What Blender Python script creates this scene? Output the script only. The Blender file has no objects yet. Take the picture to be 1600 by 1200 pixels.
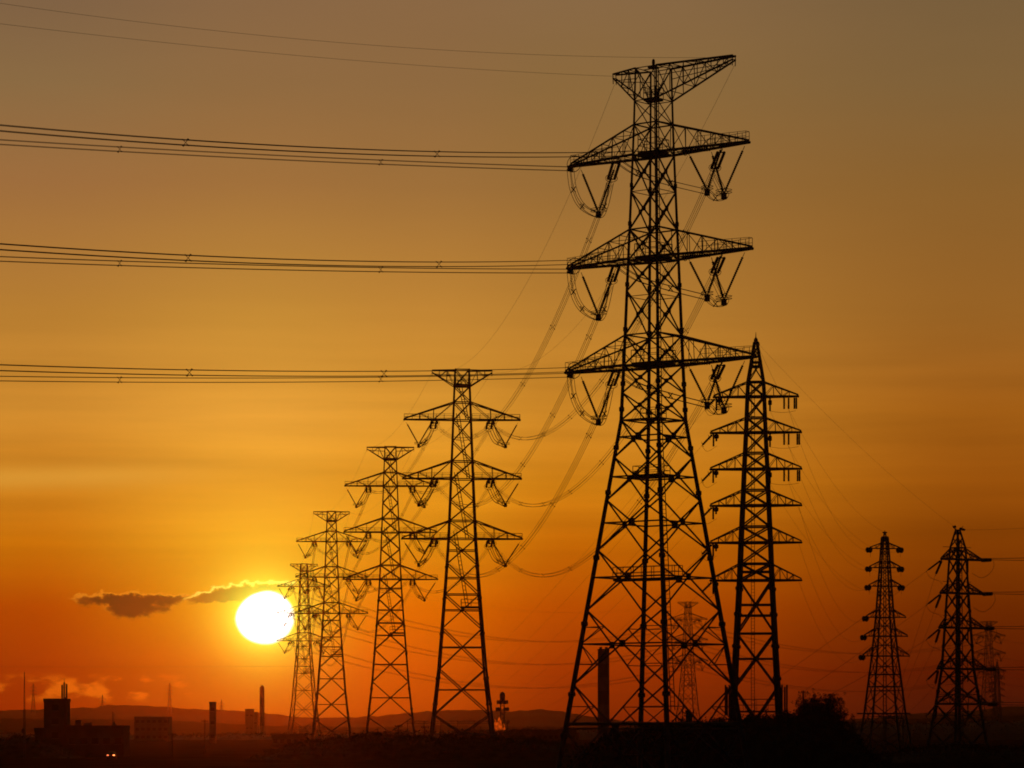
import bpy, math, random
from mathutils import Vector, Matrix
random.seed(7)
S = bpy.context.scene
C = S.collection
R = math.radians
# ------------------------------------------------------------------ camera
FPX = 5051.0          # focal length in photo pixels (1600 wide)
HY = 1135.0           # row of the eye-level horizon in the photo
EYE = 7.0             # camera height above the plain, metres
cam = bpy.data.cameras.new('camera'); camo = bpy.data.objects.new('camera', cam); C.objects.link(camo)
cam.sensor_width = 36.0; cam.lens = FPX/1600*36.0
cam.shift_x = 0.0; cam.shift_y = (HY-600)/1600.0
cam.clip_start = 0.5; cam.clip_end = 30000
camo.location = (0, 0, EYE); camo.rotation_euler = (R(90), 0, 0)
S.camera = camo
S.view_settings.view_transform = 'Standard'; S.view_settings.look = 'None'
S.view_settings.exposure = 0.0; S.view_settings.gamma = 1.0; S.view_settings.use_curve_mapping = False
S.cycles.use_denoising = True; S.cycles.denoising_prefilter = 'ACCURATE'; S.cycles.use_adaptive_sampling = False
S.cycles.filter_width = 1.8
S.cycles.volume_bounces = 0
S.cycles.max_bounces = 4; S.cycles.transparent_max_bounces = 32

SUN_U, SUN_V = 414-800, HY-965      # sun direction as angular pixels
SUN_AZ = SUN_U/FPX; SUN_EL = SUN_V/FPX

def lin(c):
    return tuple(((x/255)/12.92 if x/255 <= .04045 else ((x/255+.055)/1.055)**2.4) for x in c)

# ------------------------------------------------------------------ world
world = bpy.data.worlds.new('World'); S.world = world; world.use_nodes = True
WT = world.node_tree; WT.nodes.clear()
class Nd:
    """tiny expression wrapper round shader math nodes"""
    def __init__(s, sock): s.s = sock
    def _m(a, op, *bs):
        n = WT.nodes.new('ShaderNodeMath'); n.operation = op
        for i, v in enumerate((a,)+bs):
            if isinstance(v, Nd): WT.links.new(v.s, n.inputs[i])
            else: n.inputs[i].default_value = float(v)
        return Nd(n.outputs[0])
    def __add__(a, b): return a._m('ADD', b)
    def __radd__(a, b): return a._m('ADD', b)
    def __sub__(a, b): return a._m('SUBTRACT', b)
    def __rsub__(a, b): return Nd._m(b, 'SUBTRACT', a)
    def __mul__(a, b): return a._m('MULTIPLY', b)
    def __rmul__(a, b): return a._m('MULTIPLY', b)
    def __truediv__(a, b): return a._m('DIVIDE', b)
def mfun(op, *a): return Nd._m(a[0], op, *a[1:])
def sstep(x, e0, e1):      # smooth 0..1 from e0 to e1
    n = WT.nodes.new('ShaderNodeMapRange'); n.interpolation_type = 'SMOOTHSTEP'
    WT.links.new(x.s, n.inputs[0])
    a, b, lo, hi = (e0, e1, 0, 1) if e0 < e1 else (e1, e0, 1, 0)
    n.inputs[1].default_value = a; n.inputs[2].default_value = b; n.inputs[3].default_value = lo; n.inputs[4].default_value = hi
    return Nd(n.outputs[0])
def lstep(x, a, b):
    n = WT.nodes.new('ShaderNodeMapRange'); WT.links.new(x.s, n.inputs[0])
    n.inputs[1].default_value = a; n.inputs[2].default_value = b; n.inputs[3].default_value = 0; n.inputs[4].default_value = 1
    return Nd(n.outputs[0])
def vec(x, y, z):
    n = WT.nodes.new('ShaderNodeCombineXYZ')
    for i, v in enumerate((x, y, z)):
        if isinstance(v, Nd): WT.links.new(v.s, n.inputs[i])
        else: n.inputs[i].default_value = v
    return n.outputs[0]
def noise(v, scale, detail=4, rough=.55):
    n = WT.nodes.new('ShaderNodeTexNoise'); n.inputs['Scale'].default_value = scale
    n.inputs['Detail'].default_value = detail; n.inputs['Roughness'].default_value = rough
    WT.links.new(v, n.inputs['Vector']); return Nd(n.outputs['Fac'])
def ramp(x, stops):
    n = WT.nodes.new('ShaderNodeValToRGB'); r = n.color_ramp; r.interpolation = 'LINEAR'
    while len(r.elements) < len(stops): r.elements.new(1.0)
    for e, (p, c) in zip(r.elements, stops): e.position = p; e.color = (*lin(c), 1)
    WT.links.new(x.s, n.inputs[0]); return n.outputs[0]
def mix(f, a, b, blend='MIX'):
    n = WT.nodes.new('ShaderNodeMix'); n.data_type = 'RGBA'; n.blend_type = blend
    if isinstance(f, Nd): WT.links.new(f.s, n.inputs[0])
    else: n.inputs[0].default_value = f
    for sock, v in ((n.inputs[6], a), (n.inputs[7], b)):
        if isinstance(v, tuple): sock.default_value = (*v[:3], 1)
        else: WT.links.new(v, sock)
    return n.outputs[2]
def scale_col(c, f):
    n = WT.nodes.new('ShaderNodeVectorMath'); n.operation = 'SCALE'
    if isinstance(c, tuple): n.inputs[0].default_value = c
    else: WT.links.new(c, n.inputs[0])
    if isinstance(f, Nd): WT.links.new(f.s, n.inputs['Scale'])
    else: n.inputs['Scale'].default_value = f
    return n.outputs[0]
def add_col(a, b): return mix(1.0, a, b, 'ADD')

tc = WT.nodes.new('ShaderNodeTexCoord')
sep = WT.nodes.new('ShaderNodeSeparateXYZ'); WT.links.new(tc.outputs['Generated'], sep.inputs[0])
dx, dy, dz = (Nd(o) for o in sep.outputs)
az = mfun('ARCTAN2', dx, dy); el = mfun('ARCSINE', dz)
U = az*FPX + 800.0          # azimuth, scaled like the photo's columns
V = HY - el*FPX             # elevation, scaled like the photo's rows
ROWS = [0, 150, 300, 500, 650, 760, 850, 950, 1050, 1110, 1135]
TABLE = {  # azimuth -> sky colours from high to the horizon
    50: [(124.0,95.4,68.5),(138.6,107.0,67.4),(157.8,109.9,61.4),(183.4,126.4,49.1),(205.3,138.2,45.8),(202.9,127.8,27.3),(195.8,111.5,8.1),(169.3,67.7,0.1),(141.5,43.0,0.0),(136.2,33.4,0.0),(123.2,29.3,0.8)],
    420: [(136.3,102.9,70.0),(144.1,106.8,64.8),(160.9,113.0,59.2),(194.8,138.3,52.7),(227.9,159.8,56.2),(229.8,161.2,43.3),(219.6,160.7,31.5),(193.2,129.4,5.5),(144.4,77.5,0.0),(148.7,60.7,0.0),(126.8,35.8,0.0)],
    660: [(137.0,103.2,68.6),(142.7,105.6,63.7),(158.0,112.0,58.1),(192.5,133.5,51.7),(220.7,151.8,48.1),(226.8,149.2,28.7),(215.3,136.9,15.7),(211.7,103.3,0.0),(182.2,75.0,0.0),(161.8,57.9,0.0),(130.8,44.0,1.4)],
    900: [(136.6,104.9,70.0),(140.5,105.8,60.4),(152.1,108.3,54.1),(183.5,125.5,47.1),(207.0,136.4,38.7),(206.8,127.1,18.9),(193.1,102.4,4.2),(179.5,74.1,0.0),(148.6,46.2,0.0),(125.9,35.6,0.6),(110.2,26.0,3.0)],
    1550: [(119.1,93.7,61.1),(127.5,97.3,57.3),(138.3,97.0,45.4),(151.7,98.4,36.3),(158.1,91.4,20.4),(148.1,78.1,10.6),(130.6,61.0,2.9),(106.2,39.7,0.2),(79.6,17.3,1.0),(60.9,13.9,4.5),(56.5,12.0,4.0)],
}
t = lstep(V, 0, 1150)
cols = sorted(TABLE)
rs = [ramp(t, [(r/1150, c) for r, c in zip(ROWS, TABLE[k])]) for k in cols]
base = rs[0]
for i in range(1, len(cols)):
    base = mix(sstep(U, cols[i-1], cols[i]), base, rs[i])
# faint stratus streaks
st = noise(vec(U*.0009, V*.016, 3.0), 1.0, 4)
band = sstep(V, 420, 640)*sstep(V, 1000, 820)
base = scale_col(base, 1.0 + (st-.5)*.7*band + (noise(vec(U*.004, V*.02, 9.0), 1.0, 3)-.5)*.05)
sb = mfun('EXPONENT', (V-748.0+(U-150.0)*.03)*(V-748.0+(U-150.0)*.03)*(-1/330.0))*sstep(U, 460, 120)
base = mix(sb*.6, base, lin((222,160,58)))
# clouds along the horizon, left of the sun
n1 = noise(vec(U*.02, V*.035, 1.0), 1.0, 6, .6); n2 = noise(vec(U*.05, V*.07, 7.0), 1.0, 6, .65)
puff = noise(vec(U*.017, V*.034, 5.0), 1.0, 5, .55)
pm = sstep(puff, .46, .60)*sstep(V, 1050, 1066)*sstep(V, 1102, 1084)*sstep(U, 330, 230)
base = mix(pm*.75, base, lin((226,108,12)))
def cloud(cx, cy, ax, ay, slope, flat=1.0):
    x = (U-cx)+(n1-.5)*110.0; y = (V-cy)-(U-cx)*slope+(n2-.5)*30.0
    yy = mfun('MAXIMUM', y, 0.0)*flat + mfun('MINIMUM', y, 0.0)
    d = (x*x)/(ax*ax) + (yy*yy)/(ay*ay)
    return d
d1 = mfun('MINIMUM', cloud(206, 939, 84, 9.5, .0, .8), cloud(214, 950, 50, 17, -.03, .9)); d1b = mfun('MINIMUM', cloud(204, 936.5, 88, 10, .0, .8), cloud(214, 948.5, 53, 17, -.03, .9))
d2 = cloud(368, 930, 84, 14, -.13, 1.5); d2b = cloud(371, 926.5, 90, 15, -.15, 1.5)
d3 = cloud(400, 1024, 50, 6, 0.0, 1.0)
rim = sstep(d1b, 1.15, .75)*(1.0-sstep(d1, 1.1, .7)); rim2 = sstep(d2b, 1.1, .8)*(1.0-sstep(d2, 1.1, .8))
rr0 = mfun('SQRT', (U-414.0)*(U-414.0) + (V-965.0)*(V-965.0))
# glow round the sun
g1 = mfun('EXPONENT', rr0*(-1/30.0)); g2 = mfun('EXPONENT', rr0*(-1/95.0))
base = add_col(base, scale_col((1.0, .55, .02), g2*.28))
base = mix(sstep(d1, 1.3, .3)*.95, base, lin((64,46,12)))
base = mix(sstep(d2, 1.2, .4)*.9, base, lin((120,60,12)))
base = mix(sstep(d3, 1.2, .3)*.35, base, lin((214,110,4)))
base = mix(rim*.4, base, lin((246,160,40)))
base = mix(rim2*.95, base, lin((255,226,90)))
base = add_col(base, scale_col((1.0, 1.5, .12), g1*2.1))
# the sun's over-bright disc, a little flattened, its upper left behind the cloud
ex = (U-414.5)/43.0; ey = (V-965.0)/39.5
e = mfun('SQRT', ex*ex+ey*ey) + (n2-.5)*.05 + sstep(ex*-.6-ey*.8, .55, 1.2)*.1
disc = sstep(e, 1.13, .9)
base = mix(disc, base, (3.2, 3.0, 2.6))
# away from the sunset the dome falls off to a dim dusk sky
nishita = WT.nodes.new('ShaderNodeTexSky'); nishita.sky_type = 'NISHITA'; nishita.sun_disc = False
nishita.sun_elevation = SUN_EL; nishita.sun_rotation = SUN_AZ; nishita.dust_density = 3.0
cosang = dx*(math.sin(SUN_AZ)*math.cos(SUN_EL)) + dy*(math.cos(SUN_AZ)*math.cos(SUN_EL)) + dz*math.sin(SUN_EL)
ang = mfun('ARCCOSINE', mfun('MINIMUM', cosang, .999999))
w = sstep(ang, R(50), R(17))
final = mix(w, scale_col(nishita.outputs[0], .004), base)
bg = WT.nodes.new('ShaderNodeBackground'); bg.inputs[1].default_value = 1.0
WT.links.new(final, bg.inputs[0])
wo = WT.nodes.new('ShaderNodeOutputWorld'); WT.links.new(bg.outputs[0], wo.inputs[0])
world.cycles.sampling_method = 'MANUAL'; world.cycles.sample_map_resolution = 1024

# ------------------------------------------------------------------ sun
sl = bpy.data.lights.new('sun', 'SUN'); so = bpy.data.objects.new('sun', sl); C.objects.link(so)
sl.energy = .055; sl.angle = R(.5); sl.color = (1.0, .12, .003)
sdir = Vector((math.sin(SUN_AZ)*math.cos(SUN_EL), math.cos(SUN_AZ)*math.cos(SUN_EL), math.sin(SUN_EL)))
so.rotation_euler = sdir.to_track_quat('Z', 'Y').to_euler(); so.location = (0, 0, 300)

# ------------------------------------------------------------------ helpers
def px(x, y, D):
    """a point at real distance D in the direction photographed at (x, y)"""
    return Vector(((x-800)/FPX*D, D, EYE+(HY-y)/FPX*D))

MATS = {}
def mat(name, col, rough=.6, metal=0.0, var=.25, scale=3.0, emit=None):
    if name in MATS: return MATS[name]
    m = bpy.data.materials.new(name); m.use_nodes = True; nt = m.node_tree
    b = nt.nodes['Principled BSDF']
    b.inputs['Roughness'].default_value = rough; b.inputs['Metallic'].default_value = metal
    b.inputs['Specular IOR Level'].default_value = .2
    tcn = nt.nodes.new('ShaderNodeTexCoord'); nz = nt.nodes.new('ShaderNodeTexNoise')
    nz.inputs['Scale'].default_value = scale; nz.inputs['Detail'].default_value = 5
    nt.links.new(tcn.outputs['Object'], nz.inputs['Vector'])
    r = nt.nodes.new('ShaderNodeValToRGB'); nt.links.new(nz.outputs['Fac'], r.inputs[0])
    r.color_ramp.elements[0].position = .3; r.color_ramp.elements[1].position = .7
    r.color_ramp.elements[0].color = tuple(c*(1-var) for c in col)+(1,)
    r.color_ramp.elements[1].color = tuple(min(1, c*(1+var)) for c in col)+(1,)
    nt.links.new(r.outputs[0], b.inputs['Base Color'])
    if emit:
        b.inputs['Emission Color'].default_value = (*emit[0], 1); b.inputs['Emission Strength'].default_value = emit[1]
    MATS[name] = m; return m
STEEL = mat('weathered steel', (.16, .155, .15), .75, 0, .25, .6)
PORC = mat('brown glazed insulator', (.07, .035, .02), .45, 0, .2, 2)
WIRE = mat('aluminium conductor', (.14, .14, .14), .7, 0, .1, 2)
CONC = mat('grey concrete', (.2, .19, .18), .9, 0, .2, .5)
DARKWALL = mat('dark render wall', (.08, .075, .07), .9, 0, .25, .4)
GLASS = mat('dark window glass', (.03, .03, .035), .25, 0, .1, 1)
ROOFM = mat('roof felt', (.08, .08, .085), .9, 0, .2, 1)
WOODP = mat('creosoted pole', (.08, .06, .045), .9, 0, .3, 2)
LEAF = mat('dark leaves', (.05, .06, .025), .85, 0, .4, .5)
BARK = mat('bark', (.07, .055, .04), .95, 0, .3, 2)
REDG = mat('red lamp glass', (.5, .03, .02), .3, 0, .05, 2)
WHITEP = mat('white band paint', (.24, .23, .22), .8, 0, .15, .5)
GREYP = mat('grey band paint', (.16, .16, .17), .8, 0, .15, .5)

class MB:
    def __init__(s): s.v = []; s.f = []
    def beam(s, p, q, r, n=4, r2=None, caps=True):
        p = Vector(p); q = Vector(q); d = q-p
        if d.length < 1e-6: return
        d.normalize(); up = Vector((0, 0, 1)) if abs(d.z) < .95 else Vector((0, 1, 0))
        a = d.cross(up).normalized(); b = d.cross(a).normalized()
        if r2 is None: r2 = r
        k = len(s.v)
        for c, rr in ((p, r), (q, r2)):
            for i in range(n):
                t = 2*math.pi*(i+.5)/n
                s.v.append(c + a*(math.cos(t)*rr) + b*(math.sin(t)*rr))
        for i in range(n):
            j = (i+1) % n; s.f.append((k+i, k+j, k+n+j, k+n+i))
        if caps:
            s.f.append(tuple(k+i for i in range(n))[::-1]); s.f.append(tuple(k+n+i for i in range(n)))
    def path(s, pts, r, n=5):
        pts = [Vector(p) for p in pts]; k = len(s.v); m = len(pts)
        for i, p in enumerate(pts):
            d = (pts[min(i+1, m-1)]-pts[max(i-1, 0)]).normalized()
            up = Vector((0, 0, 1)) if abs(d.z) < .95 else Vector((0, 1, 0))
            a = d.cross(up).normalized(); b = d.cross(a).normalized()
            rr = r[i] if isinstance(r, (list, tuple)) else r
            for j in range(n):
                t = 2*math.pi*j/n; s.v.append(p + a*(math.cos(t)*rr)+b*(math.sin(t)*rr))
        for i in range(m-1):
            for j in range(n):
                jj = (j+1) % n
                s.f.append((k+i*n+j, k+i*n+jj, k+(i+1)*n+jj, k+(i+1)*n+j))
        s.f.append(tuple(k+j for j in range(n))[::-1]); s.f.append(tuple(k+(m-1)*n+j for j in range(n)))
    def box(s, c, h, rot=0.0):
        c = Vector(c); k = len(s.v); cr, sr = math.cos(rot), math.sin(rot)
        for z in (-1, 1):
            for x, y in ((-1, -1), (1, -1), (1, 1), (-1, 1)):
                X, Y = x*h[0], y*h[1]
                s.v.append(c+Vector((X*cr-Y*sr, X*sr+Y*cr, z*h[2])))
        for f in ((3,2,1,0), (4,5,6,7), (0,1,5,4), (1,2,6,5), (2,3,7,6), (3,0,4,7)):
            s.f.append(tuple(k+i for i in f))
    def lathe(s, prof, n=16, c=(0, 0, 0)):
        k = len(s.v); c = Vector(c)
        for r, z in prof:
            for i in range(n):
                t = 2*math.pi*i/n; s.v.append(c+Vector((r*math.cos(t), r*math.sin(t), z)))
        m = len(prof)
        for i in range(m-1):
            for j in range(n):
                jj = (j+1) % n; s.f.append((k+i*n+j, k+i*n+jj, k+(i+1)*n+jj, k+(i+1)*n+j))
        s.f.append(tuple(k+j for j in range(n))[::-1]); s.f.append(tuple(k+(m-1)*n+j for j in range(n)))
    def insulator(s, p, q, r, pitch=.3, n=8, core=.35):
        """a string of sheds from p to q"""
        p = Vector(p); q = Vector(q); L = (q-p).length; m = max(3, int(L/pitch)); pts = []; rs = []
        for i in range(m):
            for f, rr in ((.0, core), (.25, 1.0), (.6, .9), (.75, core)):
                pts.append(p.lerp(q, (i+f)/m)); rs.append(r*rr)
        pts.append(q); rs.append(r*core)
        s.path(pts, rs, n)
    def build(s, name, m, parent=None, smooth=False):
        me = bpy.data.meshes.new(name); me.from_pydata([tuple(v) for v in s.v], [], s.f); me.update()
        me.materials.append(m)
        if smooth: me.shade_smooth()
        o = bpy.data.objects.new(name, me); C.objects.link(o)
        if parent: o.parent = parent
        return o
USED = {}
def tag(o, label, cat, group=None, kind=None):
    n = len(label.split())
    if not 4 <= n <= 16: print('LABEL LENGTH', n, label)
    if label in USED and not group: print('LABEL REPEATS', label)
    USED[label] = 1
    o['label'] = label; o['category'] = cat
    if group: o['group'] = group
    if kind: o['kind'] = kind
    return o
def thing(name, loc, label, cat, rz=0.0, group=None):
    o = bpy.data.objects.new(name, None); C.objects.link(o)
    o.empty_display_size = 1.0; o.location = loc; o.rotation_euler = (0, 0, rz)
    return tag(o, label, cat, group)
def copy_tree(o, parent=None):
    c = o.copy(); C.objects.link(c)
    if parent: c.parent = parent
    for ch in list(o.children): copy_tree(ch, c)
    return c
def to_world(o, p):
    return Matrix.Translation(o.location) @ Matrix.Rotation(o.rotation_euler.z, 4, 'Z') @ Matrix.Diagonal((*o.scale, 1)) @ Vector(p)
def structure(o, label=None):
    o['kind'] = 'structure'; return o

# ------------------------------------------------------------------ lattice tower kit
def interp(prof, z):
    if z <= prof[0][0]: return prof[0][1]
    for (z0, a0), (z1, a1) in zip(prof, prof[1:]):
        if z <= z1: return a0+(a1-a0)*(z-z0)/(z1-z0)
    return prof[-1][1]
def legs(prof, r0, r1, root, collars=0, zs=()):
    z0, z1 = prof[0][0], prof[-1][0]
    for sx, sy in ((-1, -1), (1, -1), (1, 1), (-1, 1)):
        b = MB()
        pts = [Vector((sx*a, sy*a, z)) for z, a in prof]
        for p, q in zip(pts, pts[1:]):
            f = (p.z-z0)/(z1-z0); g = (q.z-z0)/(z1-z0)
            b.beam(p, q, r0+(r1-r0)*f, 8, r0+(r1-r0)*g)
        for z in zs:
            a = interp(prof, z); rr = r0+(r1-r0)*(z-z0)/(z1-z0)
            b.lathe([(rr*1.0, -.3), (rr*collars, -.22), (rr*collars, .22), (rr*1.0, .3)], 8, (sx*a, sy*a, z))
        a = prof[0][1]
        b.lathe([(r0*2.2, 0.0), (r0*2.2, .5), (r0*1.2, .8)], 8, (sx*a, sy*a, prof[0][0]-.3))   # footing
        b.build('leg', STEEL, root)
FACES = (((-1,-1),(1,-1)), ((1,-1),(1,1)), ((1,1),(-1,1)), ((-1,1),(-1,-1)))
def xpanel(b, prof, z0, z1, r, horiz=None, gus=0.0, sub=None):
    a0, a1 = interp(prof, z0), interp(prof, z1)
    tz = a0/(a0+a1); zc = z0+(z1-z0)*tz; ac = interp(prof, zc)
    for (x0, y0), (x1, y1) in FACES:
        P0 = Vector((x0*a0, y0*a0, z0)); P1 = Vector((x1*a0, y1*a0, z0)); Q0 = Vector((x0*a1, y0*a1, z1)); Q1 = Vector((x1*a1, y1*a1, z1))
        b.beam(P0, Q1, r, 5); b.beam(P1, Q0, r, 5)
        c = (P0+Q1)/2; c = P0.lerp(Q1, tz)
        if horiz: b.beam((x0*ac, y0*ac, zc), (x1*ac, y1*ac, zc), horiz, 5)
        if gus:
            along = (x1-x0 != 0)
            b.box(c, (gus, .06, gus) if along else (.06, gus, gus))
        if sub:      # redundant members breaking up the big lower panels
            for f in (.5,):
                for A, B, (lx, ly) in ((P0, Q1, (x0, y0)), (P1, Q0, (x1, y1))):
                    m = A.lerp(B, tz*f); al = interp(prof, m.z); b.beam(m, (lx*al, ly*al, m.z), sub, 4)
                    m0 = A.lerp(B, tz*f); b.beam(m0, (lx*ac, ly*ac, zc), sub, 4)
                    m2 = A.lerp(B, tz+(1-tz)*f); ox, oy = (x1, y1) if (lx, ly) == (x0, y0) else (x0, y0)
                    a2 = interp(prof, m2.z); b.beam(m2, (ox*a2, oy*a2, m2.z), sub, 4); b.beam(m2, (ox*ac, oy*ac, zc), sub, 4)
def ring(b, prof, z, r):
    a = interp(prof, z)
    for (x0, y0), (x1, y1) in FACES: b.beam((x0*a, y0*a, z), (x1*a, y1*a, z), r, 5)
def arm(side, prof, zb, zt, L, root, fr, rc, rd, tip=.3, name='cross_arm', lift=0.0, rail=None, thick=1.0, diag=0):
    """pyramid-shaped lattice arm: flat bottom chords, sloping top chords meeting them at the tip"""
    ab, at = interp(prof, zb), interp(prof, zt); b = MB()
    T = Vector((side*L, 0, zb+lift)); fr = [0]+list(fr)+[1]
    def Bp(f, s): return Vector((side*ab, s*ab, zb)).lerp(T+Vector((0, s*tip, 0)), f)
    def Tp(f, s): return Vector((side*at, s*at, zt)).lerp(T+Vector((0, s*tip, .25)), f)
    for s in (-1, 1):
        b.beam(Bp(0, s), Bp(1, s), rc*thick, 5); b.beam(Tp(0, s), Tp(1, s), rc, 5)
        for i in range(len(fr)-1):
            f, g = fr[i], fr[i+1]
            if i > 0: b.beam(Bp(f, s), Tp(f, s), rd, 4)
            if i < len(fr)-2:
                if (i+diag) % 2 == 0: b.beam(Tp(f, s), Bp(g, s), rd, 4)
                else: b.beam(Bp(f, s), Tp(g, s), rd, 4)
    for i in range(1, len(fr)-1):
        b.beam(Bp(fr[i], -1), Bp(fr[i], 1), rd, 4); b.beam(Tp(fr[i], -1), Tp(fr[i], 1), rd, 4)
    for i in range(len(fr)-1):
        s = 1 if i % 2 else -1
        b.beam(Bp(fr[i], s), Bp(fr[i+1], -s), rd, 4); b.beam(Tp(fr[i], s), Tp(fr[i+1], -s), rd, 4)
    b.beam(T-Vector((0, tip*1.4, 0)), T+Vector((0, tip*1.4, 0)), rc*1.6, 6)
    o = b.build(name, STEEL, root)
    if rail:
        h = MB(); f0, rr = rail; n = 6
        for s in (-1, 1):
            pts = [Bp(f0+(1-f0)*i/n, s)+Vector((0, s*.05, 0)) for i in range(n+1)]
            zr = 1.25
            for p in pts: h.beam(p, p+Vector((0, 0, zr)), rr, 4)
            for dz_ in (zr, zr*.55): h.beam(pts[0]+Vector((0,0,dz_)), pts[-1]+Vector((0,0,dz_)), rr, 4)
        h.beam(T+Vector((0,-tip,1.25)), T+Vector((0,tip,1.25)), rr, 4)
        h.build('handrail', STEEL, o)
    return o
def catmull(P, n=8):
    P = [Vector(p) for p in P]; Q = [2*P[0]-P[1]]+P+[2*P[-1]-P[-2]]; out = []
    for i in range(1, len(Q)-2):
        for k in range(n):
            t = k/n; a, b_, c, d = Q[i-1], Q[i], Q[i+1], Q[i+2]
            out.append(.5*((2*b_)+(c-a)*t+(2*a-5*b_+4*c-d)*t*t+(3*b_-a-3*c+d)*t**3))
    out.append(P[-1]); return out
def jumper(P, root, off=.25, r=.035, spc=3, axis=Vector((0, 1, 0))):
    pts = catmull(P); b = MB()
    for i, j in ((-1,-1), (1,-1), (1,1), (-1,1)):
        q = []
        for k, p in enumerate(pts):
            d = (pts[min(k+1, len(pts)-1)]-pts[max(k-1, 0)]).normalized()
            nrm = d.cross(axis).normalized() if abs(d.dot(axis)) < .95 else Vector((1,0,0))
            bn = d.cross(nrm).normalized(); q.append(p+nrm*off*i+bn*off*j)
        b.path(q, r, 4)
    for m in range(1, spc+1):
        k = int(len(pts)*m/(spc+1)); p = pts[k]
        b.beam(p+Vector((off*1.1, 0, off*1.1)), p-Vector((off*1.1, 0, off*1.1)), r*1.6, 4)
        b.beam(p+Vector((off*1.1, 0, -off*1.1)), p-Vector((off*1.1, 0, -off*1.1)), r*1.6, 4)
    return b.build('jumper_loop', WIRE, root)
def vstring(po, pi, pb, root, r, ringr=.55):
    po, pi, pb = Vector(po), Vector(pi), Vector(pb)
    for p in (po, pi):
        b = MB(); s = p.lerp(pb, .10); e = p.lerp(pb, .93)
        b.beam(p, s, .04, 4); b.insulator(s, e, r*.85, .24, core=.62); b.beam(e, pb, .05, 4)
        b.build('insulator_string', PORC, root)
    b = MB(); b.box(pb+Vector((0, 0, -.25)), (.28, .18, .4))
    for dz_ in (0, .3):
        pts = [pb+Vector((ringr*1.3*math.cos(t), ringr*math.sin(t), .15+dz_)) for t in [2*math.pi*k/14 for k in range(15)]]
        b.path(pts, .035, 4)
    b.build('yoke', STEEL, root)
def strain(p, d, L, root, r, gap=.45, single=False, ringr=.5):
    """tension insulators from arm point p along direction d; returns the conductor end"""
    p = Vector(p); d = Vector(d).normalized(); side = d.cross(Vector((0, 0, 1))).normalized(); b = MB()
    e = p+d*L
    for s in ((0,) if single else (-1, 1)):
        b.insulator(p+d*(L*.14)+side*gap*s, p+d*(L*.84)+side*gap*s, r, .3)
    b.beam(p+d*(L*.14)-side*gap*1.2, p+d*(L*.14)+side*gap*1.2, .09, 4); b.beam(p, p+d*(L*.15), .07, 4)
    b.beam(p+d*(L*.84)-side*gap*1.2, p+d*(L*.84)+side*gap*1.2, .09, 4); b.beam(p+d*(L*.84), e, .07, 4)
    if ringr:
        c = p+d*(L*.8); up = side.cross(d).normalized()
        pts = [c+side*(ringr*1.5*math.cos(t))+up*(ringr*math.sin(t)) for t in [2*math.pi*k/12 for k in range(13)]]
        b.path(pts, .04, 4)
    b.build('strain_insulator', PORC, root)
    return e
def ladder(p, q, root, w=.28, r=.05, step=.45, name='ladder', n=4):
    p, q = Vector(p), Vector(q); d = (q-p).normalized(); sd = Vector((1, 0, 0)); b = MB()
    b.beam(p-sd*w, q-sd*w, r, n); b.beam(p+sd*w, q+sd*w, r, n)
    k = int((q-p).length/step)
    for i in range(1, k):
        c = p.lerp(q, i/k); b.beam(c-sd*w, c+sd*w, r*.7, 4)
    return b.build(name, STEEL, root)
def platform(z, hx, hy, root, rail=1.1, cx=0.0, cy=0.0, name='platform', t=.12):
    b = MB(); b.box((cx, cy, z), (hx, hy, t))
    o = b.build(name, STEEL, root); h = MB()
    cs = [Vector((cx+sx*hx, cy+sy*hy, z+t)) for sx, sy in ((-1,-1),(1,-1),(1,1),(-1,1))]
    for i in range(4):
        p, q = cs[i], cs[(i+1) % 4]
        for dz_ in (rail, rail*.5): h.beam(p+Vector((0,0,dz_)), q+Vector((0,0,dz_)), .045, 4)
        m = max(2, int((q-p).length/1.5))
        for k in range(m): c = p.lerp(q, k/m); h.beam(c, c+Vector((0,0,rail)), .045, 4)
    h.build('handrail', STEEL, o)
    return o

# ------------------------------------------------------------------ haze box comes last; ground and hills
def grid_mesh(name, xs, ys, fz, m):
    v = []; f = []; nx = len(xs)
    for y in ys:
        for x in xs: v.append((x, y, fz(x, y)))
    for j in range(len(ys)-1):
        for i in range(nx-1): a = j*nx+i; f.append((a, a+1, a+nx+1, a+nx))
    me = bpy.data.meshes.new(name); me.from_pydata(v, [], f); me.update(); me.materials.append(m); me.shade_smooth()
    o = bpy.data.objects.new(name, me); C.objects.link(o); return o
GROUND = mat('rough grass and soil', (.035, .034, .02), 1.0, 0, .4, .05)
HILLM = mat('wooded hillside', (.035, .045, .02), 1.0, 0, .4, .004)
for m_ in (GROUND, HILLM): m_.node_tree.nodes['Principled BSDF'].inputs['Specular IOR Level'].default_value = 0.0
g = grid_mesh('ground', [-9000, -2500, -900, -300, 0, 300, 900, 2500, 9000], [-200, 100, 400, 800, 1500, 3000, 6000, 12000], lambda x, y: 0.0, GROUND)
structure(g)
def pl(points, x):
    if x <= points[0][0]: return points[0][1]
    for (x0, y0), (x1, y1) in zip(points, points[1:]):
        if x <= x1: return y0+(y1-y0)*(x-x0)/(x1-x0)
    return points[-1][1]
def fbm(x, seed, o=4):
    s = 0; a = 1
    for k in range(o):
        s += a*math.sin(x*2.03**k+seed*1.7+k*2.1)*math.cos(x*1.37*2.0**k+seed); a *= .5
    return s
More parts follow.
